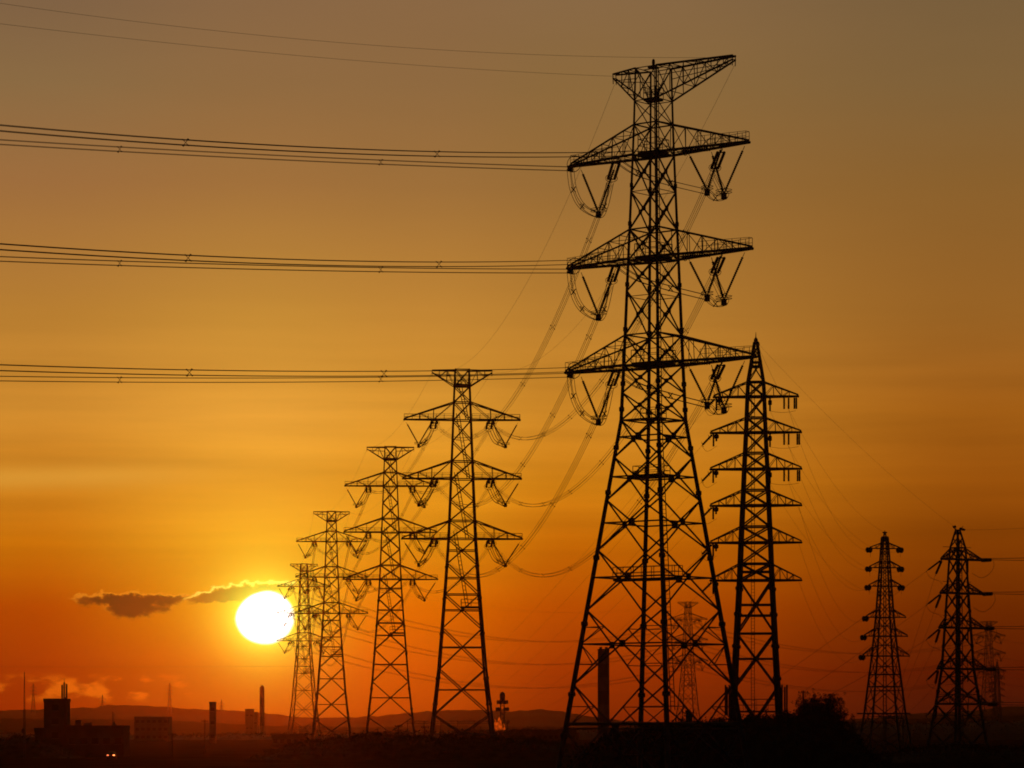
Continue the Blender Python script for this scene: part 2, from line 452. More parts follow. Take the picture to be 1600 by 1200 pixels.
def ridge(name, D, prof, depth, rough, seed, m):
    k = D/FPX; xs = [(-900+i*6-0)*k for i in range(0, 500)]
    ys = [-1.0, -.75, -.5, -.3, -.15, -.05, 0, .1, .3, .6, 1.0]
    def fz(x, y):
        t = (y-D)/depth; h = EYE+(HY-pl(prof, x/k+800))*k + rough*fbm(x/k*.09, seed)+rough*.5*fbm(x/k*.5, seed+3)
        fall = max(0.0, 1-abs(t))**1.3 if t < 0 else max(0, 1-t**2)
        return max(-.5, h*fall + rough*.4*fbm(x/k*.06+y*.004, seed+9)*(1-abs(t))) if abs(t) < .999 else -.5
    o = grid_mesh(name, xs, [D+t*depth for t in ys], fz, m); return structure(o)
ridge('hills', 5200, [(-900,1110),(0,1110),(60,1109),(110,1106),(150,1105),(175,1101),(215,1103),(260,1105),(320,1108),(365,1110),(420,1116),(470,1121),(540,1121),(600,1118),(660,1112),(700,1109),(760,1110),(800,1112),(850,1108),(880,1111),(920,1119),(980,1127),(1060,1131),(1300,1128),(1400,1119),(1450,1113),(1500,1113),(1540,1110),(1580,1104),(1640,1103),(2500,1100)], 900, .9, 2, HILLM)
ridge('low_hills', 3000, [(-900,1124),(0,1122),(200,1124),(300,1128),(420,1134),(560,1136),(700,1134),(900,1136),(1100,1132),(1330,1128),(1420,1124),(1600,1118),(2500,1118)], 500, .5, 5, HILLM)

# ------------------------------------------------------------------ T1, the tallest tower
D1 = 389.0; K1 = D1/FPX
def z1(y): return EYE+(HY-y)*K1
c39 = math.cos(R(39))
tallest = thing('transmission_tower', ((1021-800)*K1, D1, 0), 'tallest black lattice tower turned cornerwise, right of centre and nearest of all', 'power tower', R(-39), 'towers of the high line')
Z = lambda y: z1(y)
P1 = [(0, 109*K1), (Z(657), 36*K1), (Z(570), 33*K1), (Z(405), 28*K1), (Z(242), 23*K1), (Z(195), 21.7*K1), (Z(107), 20*K1)]
nodes_hi = [657, 614, 571, 524, 490, 455, 407, 359, 300, 243, 195, 158, 107]
legs(P1, .35, .11, tallest, 1.45, [Z(y) for y in (1150, 1085, 975, 872, 770, 700, 640, 600, 515, 445, 350, 290)])
b = MB()
lo = [1226, 1070, 954, 860, 782, 715, 657]
for i, (ya, yb) in enumerate(zip(lo, lo[1:])):
    xpanel(b, P1, Z(ya) if i else .3, Z(yb), .115, .1, .42 if i else .5, .07 if i < 2 else None)
hi = [657, 614, 571, 524, 455, 407, 359, 300, 243, 195, 158, 107]
for ya, yb in zip(hi, hi[1:]):
    xpanel(b, P1, Z(ya), Z(yb), .105 if ya > 250 else .065, None, .28 if ya > 250 else 0)
for y in (657, 571, 524, 407, 359, 243, 195, 158, 107): ring(b, P1, Z(y), .1 if y > 160 else .06)
for y in (657, 571, 407, 243):      # plan bracing
    a = interp(P1, Z(y)); b.beam((-a, -a, Z(y)), (a, a, Z(y)), .1, 4); b.beam((-a, a, Z(y)), (a, -a, Z(y)), .1, 4)
ac = interp(P1, Z(464)); ring(b, P1, Z(464), .05); ring(b, P1, Z(300), .05)
ring(b, P1, Z(1131), .22)
b.build('bracing', STEEL, tallest)
q = K1/c39
def t1l(p):        # arm-axis offset (m) of a photo column on the tower's arm plane
    s_ = (p-800)/FPX; return (D1*s_-tallest.location.x)/(c39+math.sin(R(39))*s_)
FR = (.16, .33, .5, .66, .82)
ARMS1 = [(242, 195, 894, 1168), (405, 359, 889, 1173), (571, 524, 886, 1179)]
ARMS1 = [(a_, b_, -t1l(c_)/q, t1l(d_)/q) for a_, b_, c_, d_ in ARMS1]
for yb, yt, Ll, Lr in ARMS1:
    arm(-1, P1, Z(yb), Z(yt), Ll*q, tallest, FR, .12, .05, .3, rail=(.2, .03), thick=1.5)
    arm(1, P1, Z(yb), Z(yt), Lr*q, tallest, FR, .12, .05, .3, rail=(.45, .035), thick=1.5)
    platform(Z(yb)+.1, interp(P1, Z(yb))*.75, interp(P1, Z(yb))*.75, tallest, 1.5, t=.22)
def earth_arm(side, L, root, prof, zt, zb, fr, rc, rd, tip=.3):
    at, ab = interp(prof, zt), interp(prof, zb); b = MB(); T = Vector((side*L, 0, zt)); fr = [0]+list(fr)+[1]
    def Tp(f, s): return Vector((side*at, s*at, zt)).lerp(T+Vector((0, s*tip, 0)), f)
    def Bp(f, s): return Vector((side*ab, s*ab, zb)).lerp(T+Vector((0, s*tip, -.45)), f)
    for s in (-1, 1):
        b.beam(Tp(0, s), Tp(1, s), rc*1.2, 5); b.beam(Bp(0, s), Bp(1, s), rc, 5)
        m0 = Tp(0, s)-Vector((0, 0, (zt-zb)*.32)); b.beam(m0, Tp(.93, s)-Vector((0, 0, (zt-zb)*.22)), rd, 4)
        for i in range(len(fr)-1):
            if i: b.beam(Tp(fr[i], s), Bp(fr[i], s), rd, 4)
            if i < len(fr)-2:
                if i % 2: b.beam(Tp(fr[i], s), Bp(fr[i+1], s), rd, 4)
                else: b.beam(Bp(fr[i], s), Tp(fr[i+1], s), rd, 4)
        b.beam(T+Vector((0, s*tip, 0)), T+Vector((-side*.05, s*tip, -1.2)), rd, 4)
    for i in range(len(fr)): b.beam(Tp(fr[i], -1), Tp(fr[i], 1), rd, 4); b.beam(Bp(fr[i], -1), Bp(fr[i], 1), rd, 4)
    for i in range(len(fr)-1):
        s = 1 if i % 2 else -1; b.beam(Tp(fr[i], s), Tp(fr[i+1], -s), rd, 4)
    return b.build('earth_wire_arm', STEEL, root)
earth_arm(-1, -t1l(960), tallest, P1, Z(107), Z(158), (.3, .6), .1, .055)
earth_arm(1, t1l(1147), tallest, P1, Z(107), Z(158), (.18, .36, .54, .72, .88), .12, .055)
platform(Z(156), .85, .85, tallest, 1.3, t=.16)
platform(Z(655), 1.1, 1.1, tallest, 1.2, t=.12)
platform(Z(745), 1.9, 1.2, tallest, 1.2, -.3, 0, t=.12)
platform(Z(906), 4.6, .8, tallest, 1.4, .3, -1.6, t=.15)
# ladder on the near leg, with its cage rail, and a cable duct beside it
for ya, yb in zip([1110, 905, 747, 657, 571, 405, 243], [905, 747, 657, 571, 405, 243, 110]):
    za, zb = Z(ya), Z(yb); aa, ab_ = interp(P1, za)-.55, interp(P1, zb)-.55
    ladder((aa*.98, -aa*.75, za), (ab_*.98, -ab_*.75, zb), tallest, .3, .055, .5)
b = MB()
b.lathe([(.22, 0), (.22, .12), (.16, .15), (.2, .45), (.17, .75), (.06, .9)], 12, (0, 0, Z(107)+.25)); b.box((0, 0, Z(107)+.1), (.5, .5, .1))
b.beam((-interp(P1, Z(107)), 0, Z(107)), (interp(P1, Z(107)), 0, Z(107)), .07, 4)
b.build('warning_lamp', REDG, tallest)

def local(o, wp):
    return Matrix.Rotation(-o.rotation_euler.z, 4, 'Z') @ (Vector(wp)-o.location)
D2 = 723.0; K2 = D2/FPX
T1ATT = {}       # world conductor ends of the tallest tower
def t1x(pxx): return t1l(pxx)
t2loc = Vector(((722-800)*K2, D2, 0))
for lv, (yb, yt, Ll, Lr) in enumerate(ARMS1):
    z = Z(yb)
    out = local(tallest, t2loc+Vector((0, 0, 0))); out = Vector((out.x, out.y, 0)).normalized()
    # left arm: one V string, jumper from the tip to the outgoing strain insulator
    vb = Vector((t1x(935), 0, z-79*K1))
    vstring((t1x(908), 0, z-8*K1), (t1x(962), 0, z-8*K1), vb, tallest, .19, .8)
    s0 = Vector((t1x(972), -1.0, z-.25)); e = strain(s0, out+Vector((0, 0, -.2)), 7.6, tallest, .19, .4)
    T1ATT['L', lv] = to_world(tallest, e)
    tip = Vector((-Ll*q, 0, z-.2))
    inL = Vector((t1x(891), 0, z-.3)); T1ATT['Lin', lv] = to_world(tallest, inL)
    bb = MB(); bb.box(inL, (.12, .45, .35)); bb.beam(tip, inL, .1, 4)
    bb.path([inL+Vector((.6+1.1*math.cos(t), 0, .55+1.0*math.sin(t))) for t in [2*math.pi*k/14 for k in range(15)]], .05, 4)
    bb.build('yoke', STEEL, tallest)
    jumper([inL, inL+Vector((.5, 0, -2.6)), vb+Vector((-2.5, 0, 1.0)), vb+Vector((0, 0, -.3)), vb.lerp(e, .35)+Vector((.3, 0, -.6)), e], tallest, .3, .04, 4)
    # right arm: two V strings
    v1 = Vector((t1x(1105), 0, z-66*K1)); v2 = Vector((t1x(1131), 0, z-75*K1))
    vstring((t1x(1133), -.6, z-2*K1), (t1x(1080), -.6, z-6*K1), v1, tallest, .19, .6)
    vstring((t1x(1159), .6, z-4*K1), (t1x(1107), .6, z-6*K1), v2, tallest, .19, .8)
    s0 = Vector((t1x(1124), .6, z-.3)); e = strain(s0, out+Vector((0, 0, -.2)), 7.6, tallest, .19, .4)
    T1ATT['R', lv] = to_world(tallest, e)
    ins = Vector((t1x(1119), -.4, z-.35))
    ein = strain(ins, Vector((-1, -.12, .02)), 5.0, tallest, .2, .3)
    T1ATT['Rin', lv] = to_world(tallest, ein)
    a0 = Vector((t1x(988), -3.2, z-.7))
    jumper([a0, Vector((t1x(1020), -3.0, z-34*K1)), Vector((t1x(1060), -1.6, z-52*K1)), v1+Vector((0, 0, -.2))], tallest, .28, .04, 2)
    jumper([v1+Vector((0, 0, -.2)), (v1+v2)/2+Vector((0, 0, -.7)), v2+Vector((.2, 0, -.2)), v2.lerp(e, .5)+Vector((.6, 0, -1.0)), e], tallest, .3, .035, 3)

# ------------------------------------------------------------------ T2, pattern of the row behind
def z2(y): return EYE+(HY-y)*K2
row = thing('transmission_tower', t2loc, 'second largest tower of the diagonal row, three level arms, just left of tallest', 'power tower', R(3.5), 'towers of the high line')
P2 = [(0, 51.5*K2), (z2(1046), 36.0*K2), (z2(905), 25.2*K2), (z2(842), 21*K2), (z2(748), 17.2*K2), (z2(656), 13.8*K2), (z2(629), 12.9*K2), (z2(577), 10.8*K2)]
legs(P2, .31, .165, row, 1.35, [z2(y) for y in (1100, 1060, 990, 935, 885)])
b = MB()
n2 = [1184, 1117, 1046, 982, 929, 881, 842]
for i, (ya, yb) in enumerate(zip(n2, n2[1:])):
    xpanel(b, P2, max(.3, z2(ya)), z2(yb), .135, .12, .24)
n2 = [842, 814, 782, 749, 721, 690, 657, 629, 604, 578]
for ya, yb in zip(n2, n2[1:]): xpanel(b, P2, z2(ya), z2(yb), .115, None, 0)
for y in (929, 842, 814, 749, 721, 657, 629, 604, 578): ring(b, P2, z2(y), .13)
b.build('bracing', STEEL, row)
ARMS2 = [(656, 629, 90.5), (748, 720, 92.5), (842, 814, 94)]
for yb, yt, L in ARMS2:
    for s in (-1, 1):
        arm(s, P2, z2(yb), z2(yt), L*K2, row, (.405, .69), .14, .085, .45, rail=(.02, .045), thick=1.2)
for s in (-1, 1):
    earth_arm(s, 47*K2, row, P2, z2(579), z2(604), (.35, .68), .12, .07, .4)
platform(z2(602), 1.4, 1.4, row, 1.5, t=.2)
for (xa, ya), (xb, yb) in (((-5, 593), (8, 656)), ((-7, 646), (10, 748)), ((-10, 738), (8, 842)), ((-11, 831), (8, 948))):
    ladder((xa*K2, -.3, z2(ya)), (xb*K2, -.3, z2(yb)), row, .32, .12, .9)
platform(z2(949), 2.2, 1.5, row, 1.6, 14*K2, 0, t=.2)
ROWATT = {}      # local ends
for lv, (yb, yt, L) in enumerate(ARMS2):
    z = z2(yb)
    for s, nm in ((-1, 'L'), (1, 'R')):
        vb = Vector((s*68*K2, 0, z-39*K2))
        vstring((s*(L-3)*K2, 0, z-4*K2), (s*47*K2, 0, z-3*K2), vb, row, .2, .75)
        ef = strain((s*44*K2, -1.0, z-.3), (0, -1, -.2), 6.5, row, .26, .55, ringr=.7)
        er = strain((s*44*K2, 1.0, z-.3), (0, 1, -.2), 6.5, row, .26, .55, ringr=.7)
        ROWATT[nm, lv, 'front'] = ef; ROWATT[nm, lv, 'rear'] = er
        jumper([ef, ef+Vector((s*1.2, 1.4, -2.6)), vb+Vector((-s*.8, -1.8, .2)), vb+Vector((0, 0, -.4)), vb+Vector((-s*.8, 1.8, .2)), er+Vector((s*1.2, -1.4, -2.6)), er], row, .28, .05, 3)
for s, nm in ((-1, 'L'), (1, 'R')): ROWATT[nm, 'earth'] = Vector((s*46*K2, 0, z2(580)))

def row_copy(cx, D, rz, label, scale=1.0):
    o = copy_tree(row); o.location = ((cx-800)*D/FPX, D, 0); o.rotation_euler = (0, 0, R(rz)); o.scale = (scale,)*3
    return tag(o, label, 'power tower', 'towers of the high line')
H2 = 558*K2
third = row_copy(610, 922, 2, 'third tower of the diagonal row, flat-topped with three arms, midway to the sun')
fourth = row_copy(518, 1199, 1.5, 'fourth tower of the row, small and brownish, second to the right of the sun')
fifth = row_copy(475, 1585, 13, 'smallest tower of the row, pale orange and nearest the sun\'s right edge')
under = row_copy(1075, 2070, 16, 'small faint tower seen between the legs of the tallest tower')
farright = row_copy(1545, 2450, 10, 'faint distant flat-topped tower near right edge behind the strain tower')
ROW = [('tallest tower', tallest), ('second tower', row), ('third tower', third), ('fourth tower', fourth), ('fifth tower', fifth), ('sixth tower', under), ('seventh tower', farright)]

# ------------------------------------------------------------------ wires
def bundle(name, pts, label, cat, off, r, group, spacers=(), n4=True, k=4):
    """parallel conductors along a path, tied by spacers"""
    b = MB(); org = pts[0]; P = [Vector(p)-org for p in pts]
    d = (P[-1]-P[0]); sd = Vector((d.y, -d.x, 0)).normalized()
    offs = [Vector((0, 0, off))+sd*off, Vector((0, 0, off))-sd*off, Vector((0, 0, -off))+sd*off, Vector((0, 0, -off))-sd*off] if n4 else [Vector((0, 0, 0))]
    for o_ in offs: b.path([p+o_ for p in P], r, k)
    if spacers is None: spacers = ()
    if n4 and spacers:
        root = thing(name, org, label, cat, 0, group); b.build('conductor', WIRE, root)
        for f in spacers:
            i = f*(len(P)-1); a = int(min(i, len(P)-2)); c = P[a].lerp(P[a+1], i-a); m = MB()
            for s in (-1, 1):
                for u in (-1, 1):
                    e = c+Vector((0, 0, off*1.15*s))+sd*(off*1.15*u)
                    m.beam(c, e, r*.7, 4, r*1.5); m.beam(e-sd*.07-Vector((0,0,.05)), e+sd*.07+Vector((0,0,.05)), r*2.3, 4)
            m.build('spacer', STEEL, root)
        return root
    o = b.build(name, WIRE); o.location = org
    return tag(o, label, cat, group)
def sagline(p, q, sag, n=24):
    p, q = Vector(p), Vector(q)
    return [p.lerp(q, i/n)-Vector((0, 0, 4*sag*(i/n)*(1-i/n))) for i in range(n+1)]
LV = ['top', 'middle', 'bottom']; SD = {'L': 'left', 'R': 'right'}
spans = [(14.0, .055, .03), (5.5, .06, .03), (9, .055, .035), (14, .05, .04), (18.7, .05, .035), (16, .05, .035)]
for i in range(6):
    (na, ta), (nb, tb) = ROW[i], ROW[i+1]
    sg, _, r = spans[i]
    for lv in range(3):
        for s in 'LR':
            A = T1ATT[s, lv] if i == 0 else to_world(ta, ROWATT[s, lv, 'rear'])
            B = to_world(tb, ROWATT[s, lv, 'front'])
            bundle('conductor_bundle', sagline(A, B, sg), f'four-wire bundle from {SD[s]} end of {LV[lv]} arm, {na} to {nb}', 'power line', .25, r, f'bundles between {na} and {nb}',
                   [(.5+j)/7 for j in range(7)] if i == 0 else ([(.5+j)/4 for j in range(4)] if i in (1, 2) else ()))
    for s in 'LR':
        A = to_world(tallest, Vector(((t1l(960) if s == 'L' else t1l(1147)), 0, Z(107)-1.2))) if i == 0 else to_world(ta, ROWATT[s, 'earth'])
        bundle('earth_wire', sagline(A, to_world(tb, ROWATT[s, 'earth']), sg*.75), f'thin earth wire from {SD[s]} end of top beam, {na} to {nb}', 'power line', 0, .018 if i == 0 else .02, f'earth wires between {na} and {nb}', n4=False)
# lines coming in from the left edge of the photograph
def incoming(P, Dq, obs, ext=1.5, n=30):
    """P: world end at the tower; the line crosses column 0 at distance Dq; obs: three observed (x, y)"""
    Q = px(0, 500, Dq); out = []
    def at(x):
        s = (x-800)/FPX; t = (P.x-s*P.y)/((P.x-s*P.y)-(Q.x-s*Q.y)); return t
    tz = [(0.0, P.z)]
    for x, y in obs:
        t = at(x); d = P.y+(Q.y-P.y)*t; tz.append((t, EYE+(HY-y)/FPX*d))
    def zz(t):
        s = 0
        for i, (ti, zi) in enumerate(tz):
            w_ = zi
            for j, (tj, _) in enumerate(tz):
                if j != i: w_ *= (t-tj)/(ti-tj)
            s += w_
        return s
    for k in range(n+1):
        t = ext*k/n; out.append(Vector((P.x+(Q.x-P.x)*t, P.y+(Q.y-P.y)*t, zz(t))))
    return out, at
INL = [[(187, 232), (0, 222)], [(184, 409), (0, 404.5)], [(181, 590), (0, 592)]]
INL = [[(400, 244.5), (0, 222)], [(400, 417.5), (0, 404.5)], [(400, 594), (0, 591.5)]]
INR = [[(480, 233.5), (0, 200)], [(480, 410), (0, 385.5)], [(480, 584), (0, 574.5)]]
SPX = {'L': [(187, 595)]*3, 'R': [(290, 683), (294, 686), (296, 600)]}
for lv in range(3):
    for s, obs, Dq in (('L', INL[lv], 330.0), ('R', INR[lv], 262.0)):
        pts, at = incoming(T1ATT[s+'in', lv], Dq, obs, 1.35)
        bundle('conductor_bundle', pts, f'four-wire bundle from left edge to {SD[s]} end of tallest tower\'s {LV[lv]} arm', 'power line', .235, .026 if s == 'L' else .03, 'bundles entering from the left edge',
               [at(x)/1.35 for x in SPX[s][lv]])
for s, obs, P in (('lower', [(600, 98), (0, 37)], to_world(tallest, Vector((t1l(960), 0, Z(107)-.2)))), ('upper', [(600, 72), (0, 5)], to_world(tallest, Vector((t1l(1147), 0, Z(107)-.2))))):
    pts, at = incoming(P, 320.0, obs, 1.35)
    bundle('earth_wire', pts, f'{s} of two thin earth wires from left photo edge to tallest tower\'s top', 'power line', 0, .016, 'earth wires entering from the left edge', n4=False)

# ------------------------------------------------------------------ T6, six-armed tower
D6 = 500.0; K6 = D6/FPX
def z6(y): return EYE+(HY-y)*K6
six = thing('transmission_tower', ((1181-800)*K6, D6, 0), 'black pointed tower with six pairs of arms, just right of the tallest tower', 'power tower', R(-6.5))
P6 = [(0, 46*K6), (z6(1130), 36.5*K6), (z6(905), 25.0*K6), (z6(848), 23*K6), (z6(790), 20.3*K6), (z6(733), 18*K6), (z6(676), 15.2*K6), (z6(620), 13.2*K6), (z6(597), 12*K6), (z6(535), 2*K6)]
legs(P6, .5, .26, six, 1.3, [z6(y) for y in (1060, 1010, 960, 920)])
b = MB()
seq = [1180, 1117, 1030, 990, 962, 932, 907]
for i, (ya, yb) in enumerate(zip([1190, 1075, 990, 907], [1075, 990, 907, 881])):
    xpanel(b, P6, max(.3, z6(ya)), z6(yb), .15, .12, .3 if i < 3 else 0)
arms6 = [(620, 597, 66), (676, 653, 70.5), (733, 708, 71), (790, 766, 71), (848, 823, 71), (907, 881, 71)]
ys6 = []
for yb, yt, L in reversed(arms6): ys6 += [yb, yt]
for ya, yb in zip(ys6, ys6[1:]): xpanel(b, P6, z6(ya), z6(yb), .13, None, 0)
xpanel(b, P6, z6(597), z6(566), .09); xpanel(b, P6, z6(566), z6(540), .07)
for y in ys6+[566, 962, 990]: ring(b, P6, z6(y), .13)
for y in (620, 676, 733, 790, 848, 907):
    a = interp(P6, z6(y)); b.box((0, 0, z6(y)), (a, a*.9, .16))
b.build('bracing', STEEL, six)
for i, (yb, yt, L) in enumerate(arms6):
    for s in (-1, 1):
        arm(s, P6, z6(yb), z6(yt), L*K6, six, (.28, .52, .74), .1, .055, .35, thick=1.5, diag=1)
b = MB(); b.lathe([(.35, -.3), (.3, .3), (.08, .6), (.03, 1.4)], 8, (0, 0, z6(533))); b.beam((0, 0, z6(531)), (.5, 0, z6(536)), .1, 5); b.beam((.5, 0, z6(536)), (.55, 0, z6(540)), .09, 5)
b.build('peak_cap', STEEL, six)
platform(z6(573), .9, .9, six, .8, t=.16)
ladder((-.4, -interp(P6, z6(900))*.6, z6(1120)), (-.4, -interp(P6, z6(620))*.6, z6(600)), six, .25, .06, .5)
SIXR = {}; SIXL = {}
for i, (yb, yt, L) in enumerate(arms6):
    z = z6(yb)
    if i < 3:
        for xx in (22, 44, 51, L-6, L-3):
            m = MB(); top = z-.02; ln = 1.9 if xx > 30 else 2.2; xx_ = xx
            m.beam((xx_*K6, .2, top), (xx_*K6, .2, top-.25), .05, 4); m.insulator((xx_*K6, .2, top-.2), (xx_*K6, .2, top-ln), .17, .2, core=.7)
            if xx == 22: m.lathe([(.12, 0), (.3, .1), (.3, .7), (.12, .9)], 8, (xx*K6, .2, top-1.3))
            m.build('hanging_insulator', PORC, six)
        b = MB(); pts = [Vector((f*K6, .2, z-2.2-.25*math.sin(g*math.pi))) for g, f in ((k/8, 22+(L-26)*k/8) for k in range(9))]
        b.path(pts, .025, 4); b.build('jumper_wire', WIRE, six)
    else:
        for xx in (30, L-14):
            m = MB(); m.beam((xx*K6, 0, z+.1), (xx*K6, 0, z+.9), .06, 4); m.build('bracket', STEEL, six)
    SIXR[i] = Vector((51*K6, .2, z-2.1)) if i < 3 else Vector(((L-4)*K6, .3, z-.2))
    # left arm: tension string running away to the left and two hanging posts
    for j, (xx, ln) in enumerate(((-L+4.5, 1.9), (-L+9, 1.1))):
        m = MB(); m.insulator((xx*K6, -.2, z-.02), (xx*K6, -.2, z-.2-ln), .17, .2, core=.7)
        if j: m.lathe([(.1, 0), (.38, .15), (.4, .6), (.1, .8)], 8, (xx*K6, -.2, z-.95))
        m.build('hanging_insulator', PORC, six)
    p0 = Vector((-L*K6+.3, .2, z-.15)); d = Vector((-.40, .55, -.34)); e = p0+d*4.6
    m = MB(); m.insulator(p0.lerp(e, .08), p0.lerp(e, .92), .19, .4, core=.4); m.beam(p0, e, .03, 4)
    for f in (.35, .95):
        cc = p0.lerp(e, f); m.beam(cc, cc+Vector((-.1, 0, .55)), .04, 4); m.beam(cc, cc+Vector((.25, 0, -.25)), .05, 4)
    m.build('strain_insulator', PORC, six)
    b = MB(); b.path(catmull([e, e+Vector((.9, -.4, -.9)), Vector((-L*K6+1.0, -.2, z-2.0))]), .025, 4); b.build('jumper_wire', WIRE, six)
    SIXL[i] = e
for s in (-1, 1):
    for j, (xx, dy_, hh) in enumerate(((41, -.8, 0), (45, .5, 3), (48, 1.4, 0), (38, 1.6, 4))):
        m = MB(); x = s*xx*K6
        m.beam((x, dy_, z6(1118)), (x, dy_, z6(1070+hh)), .14, 8); m.beam((x, dy_, z6(1100)), (s*37*K6, dy_*.6, z6(1100)), .06, 4); m.beam((x, dy_, z6(1080)), (s*37*K6, dy_*.6, z6(1080)), .06, 4)
        m.build('antenna', GREYP, six)
platform(z6(1112), 36*K6, 36*K6, six, 1.8, t=.12, name='antenna_deck')

# ------------------------------------------------------------------ T7 and T8, towers on the right
D7 = 665.0; K7 = D7/FPX
def z7(y): return EYE+(HY-y)*K7
slim = thing('transmission_tower', ((1382.5-800)*K7, D7, 0), 'slim tower with round insulator clusters on six pairs of short arms', 'power tower', R(9))
P7 = [(0, 37*K7), (z7(1115), 26*K7), (z7(1025), 16.5*K7), (z7(965), 11.5*K7), (z7(916), 8.6*K7), (z7(887), 6.8*K7), (z7(857), 5.2*K7), (z7(840), 4.2*K7)]
legs(P7, .24, .17, slim)
b = MB()
sq = [1188, 1143, 1100, 1062, 1025, 994, 965, 941, 916, 901, 887, 872, 857, 840]
for ya, yb in zip(sq, sq[1:]): xpanel(b, P7, max(.2, z7(ya)), z7(yb), .09 if ya > 917 else .07, .06 if ya > 970 else None)
for y in (1115, 1073, 1054, 1025, 994, 965, 916, 887, 857, 845, 840): ring(b, P7, z7(y), .13)
b.box((0, 0, z7(842)), (4.6*K7, 4.6*K7, .5)); b.beam((-3*K7, 0, z7(841)), (-1*K7, 0, z7(832)), .12, 4); b.beam((3*K7, 0, z7(841)), (1*K7, 0, z7(832)), .12, 4); b.beam((-3.5*K7, 0, z7(832)), (3.5*K7, 0, z7(832)), .15, 5); b.beam((0, 0, z7(840)), (0, 0, z7(829)), .1, 5)
b.build('bracing', STEEL, slim)
b = MB()
for s in (-1, 1): b.beam((s*.35, 0, .5), (s*.35*.5, 0, z7(845)), .1, 5)
for i in range(60): zz = 1+(z7(845)-1)*i/60; b.beam((-.33+.16*i/60, 0, zz), (.33-.16*i/60, 0, zz), .05, 4)
b.build('ladder', STEEL, slim)
arms7 = [(857, 848, 24, 24), (887, 876, 25, 25), (916, 905, 26, 26), (964.5, 952, 30, 33), (994, 981, 33, 36), (1025, 1009, 35.5, 39)]
SLL = {}; SLR = {}
for i, (yb, yt, Ll, Lr) in enumerate(arms7):
    for s, L in ((-1, Ll), (1, Lr)):
        arm(s, P7, z7(yb), z7(yt), L*K7, slim, (.5,), .1, .06, .2)
        tipp = Vector((s*L*K7, 0, z7(yb)-.2))
        (SLL if s < 0 else SLR)[i] = tipp+Vector((s*.3, 0, -.35))
        if i < 3 or s < 0:
            for ddx, ddy in ((0, -.5), (s*.45, .1), (-s*.2, .5)):
                m = MB(); base_ = tipp+Vector((ddx, ddy, .1))
                m.lathe([(.1, -.8), (.3, -.7), (.25, -.6), (.48, -.45), (.35, -.35), (.55, -.2), (.4, -.1), (.5, .05), (.3, .12), (.34, .25), (.1, .35)], 9, base_)
                m.beam(base_+Vector((0, 0, -.7)), base_+Vector((0, 0, -1.7 if i < 3 and ddx == 0 else -.9)), .03, 4)
                m.build('insulator_cluster', PORC, slim)
b = MB()
a = interp(P7, z7(1115)); 
for s in (-1, 1): b.beam((-a*1.45, s*a, z7(1115)), (a*1.3, s*a, z7(1115)), .16, 5); b.beam((s*a*1.3, -a, z7(1115)), (s*a*1.3, a, z7(1115)), .1, 4)
for k in range(-4, 5): b.beam((k*a*.32, -a, z7(1115)), (k*a*.32, -a, z7(1119)), .05, 4)
b.build('climbing_guard', STEEL, slim)

D8 = 648.0; K8 = D8/FPX
def z8(y): return EYE+(HY-y)*K8
c38 = math.cos(R(33)); q8 = K8/c38
strain8 = thing('transmission_tower', ((1496.5-800)*K8, D8, 0), 'black strain tower turned cornerwise near right edge, thick insulators pointing right', 'power tower', R(33))
P8 = [(0, 35.5*K8), (z8(1100), 24*K8), (z8(1045), 17.5*K8), (z8(981), 14.3*K8), (z8(927), 11.8*K8), (z8(874), 9.4*K8), (z8(856), 8.4*K8), (z8(828), 2.2*K8)]
legs(P8, .36, .2, strain8, 1.25, [z8(y) for y in (1080, 1010, 955)])
b = MB(); sq = [1188, 1140, 1100, 1072, 1045, 1012, 981, 953, 927, 900, 874, 856, 840, 829]
for ya, yb in zip(sq, sq[1:]): xpanel(b, P8, max(.2, z8(ya)), z8(yb), .13 if ya > 860 else .09, .07 if ya > 1050 else None, .25 if 870 < ya < 1110 else 0)
for y in (1100, 1045, 981, 927, 874, 856, 829): ring(b, P8, z8(y), .15)
b.build('bracing', STEEL, strain8)
b = MB()
for s in (-1, 1):
    b.beam((0, 0, z8(829)), (s*4.5*q8, 0, z8(826)), .09, 5); b.beam((s*4.0*q8, 0, z8(823) if s < 0 else z8(826)), (s*7.5*q8 if s < 0 else 12*q8, 0, z8(824) if s < 0 else z8(827.5)), .3, 6, .22); b.beam((s*4*q8, 0, z8(828)), (s*9*q8, 0, z8(822)), .07, 4)
b.build('earth_wire_clamp', STEEL, strain8)
ladder((.2, -interp(P8, z8(1045))*.5, 2), (.2, -interp(P8, z8(874))*.5, z8(845)), strain8, .3, .08, .5)
arms8 = [(874, 857, 26.5, 39), (927, 911, 28, 41), (981, 964, 30, 44), (1045, 1028, 33, 47), (1100, 1084, 36, 50)]
S8R = {}; S8L = {}; S8D = {}
TOR = local(strain8, Vector(((1760-800)/FPX*600, 600, 0))); TOR = Vector((TOR.x, TOR.y, 0)).normalized()
poleA = px(1255, 1081, 560); poleB = px(1297, 1086, 556); gant = px(1395, 1125, 900)
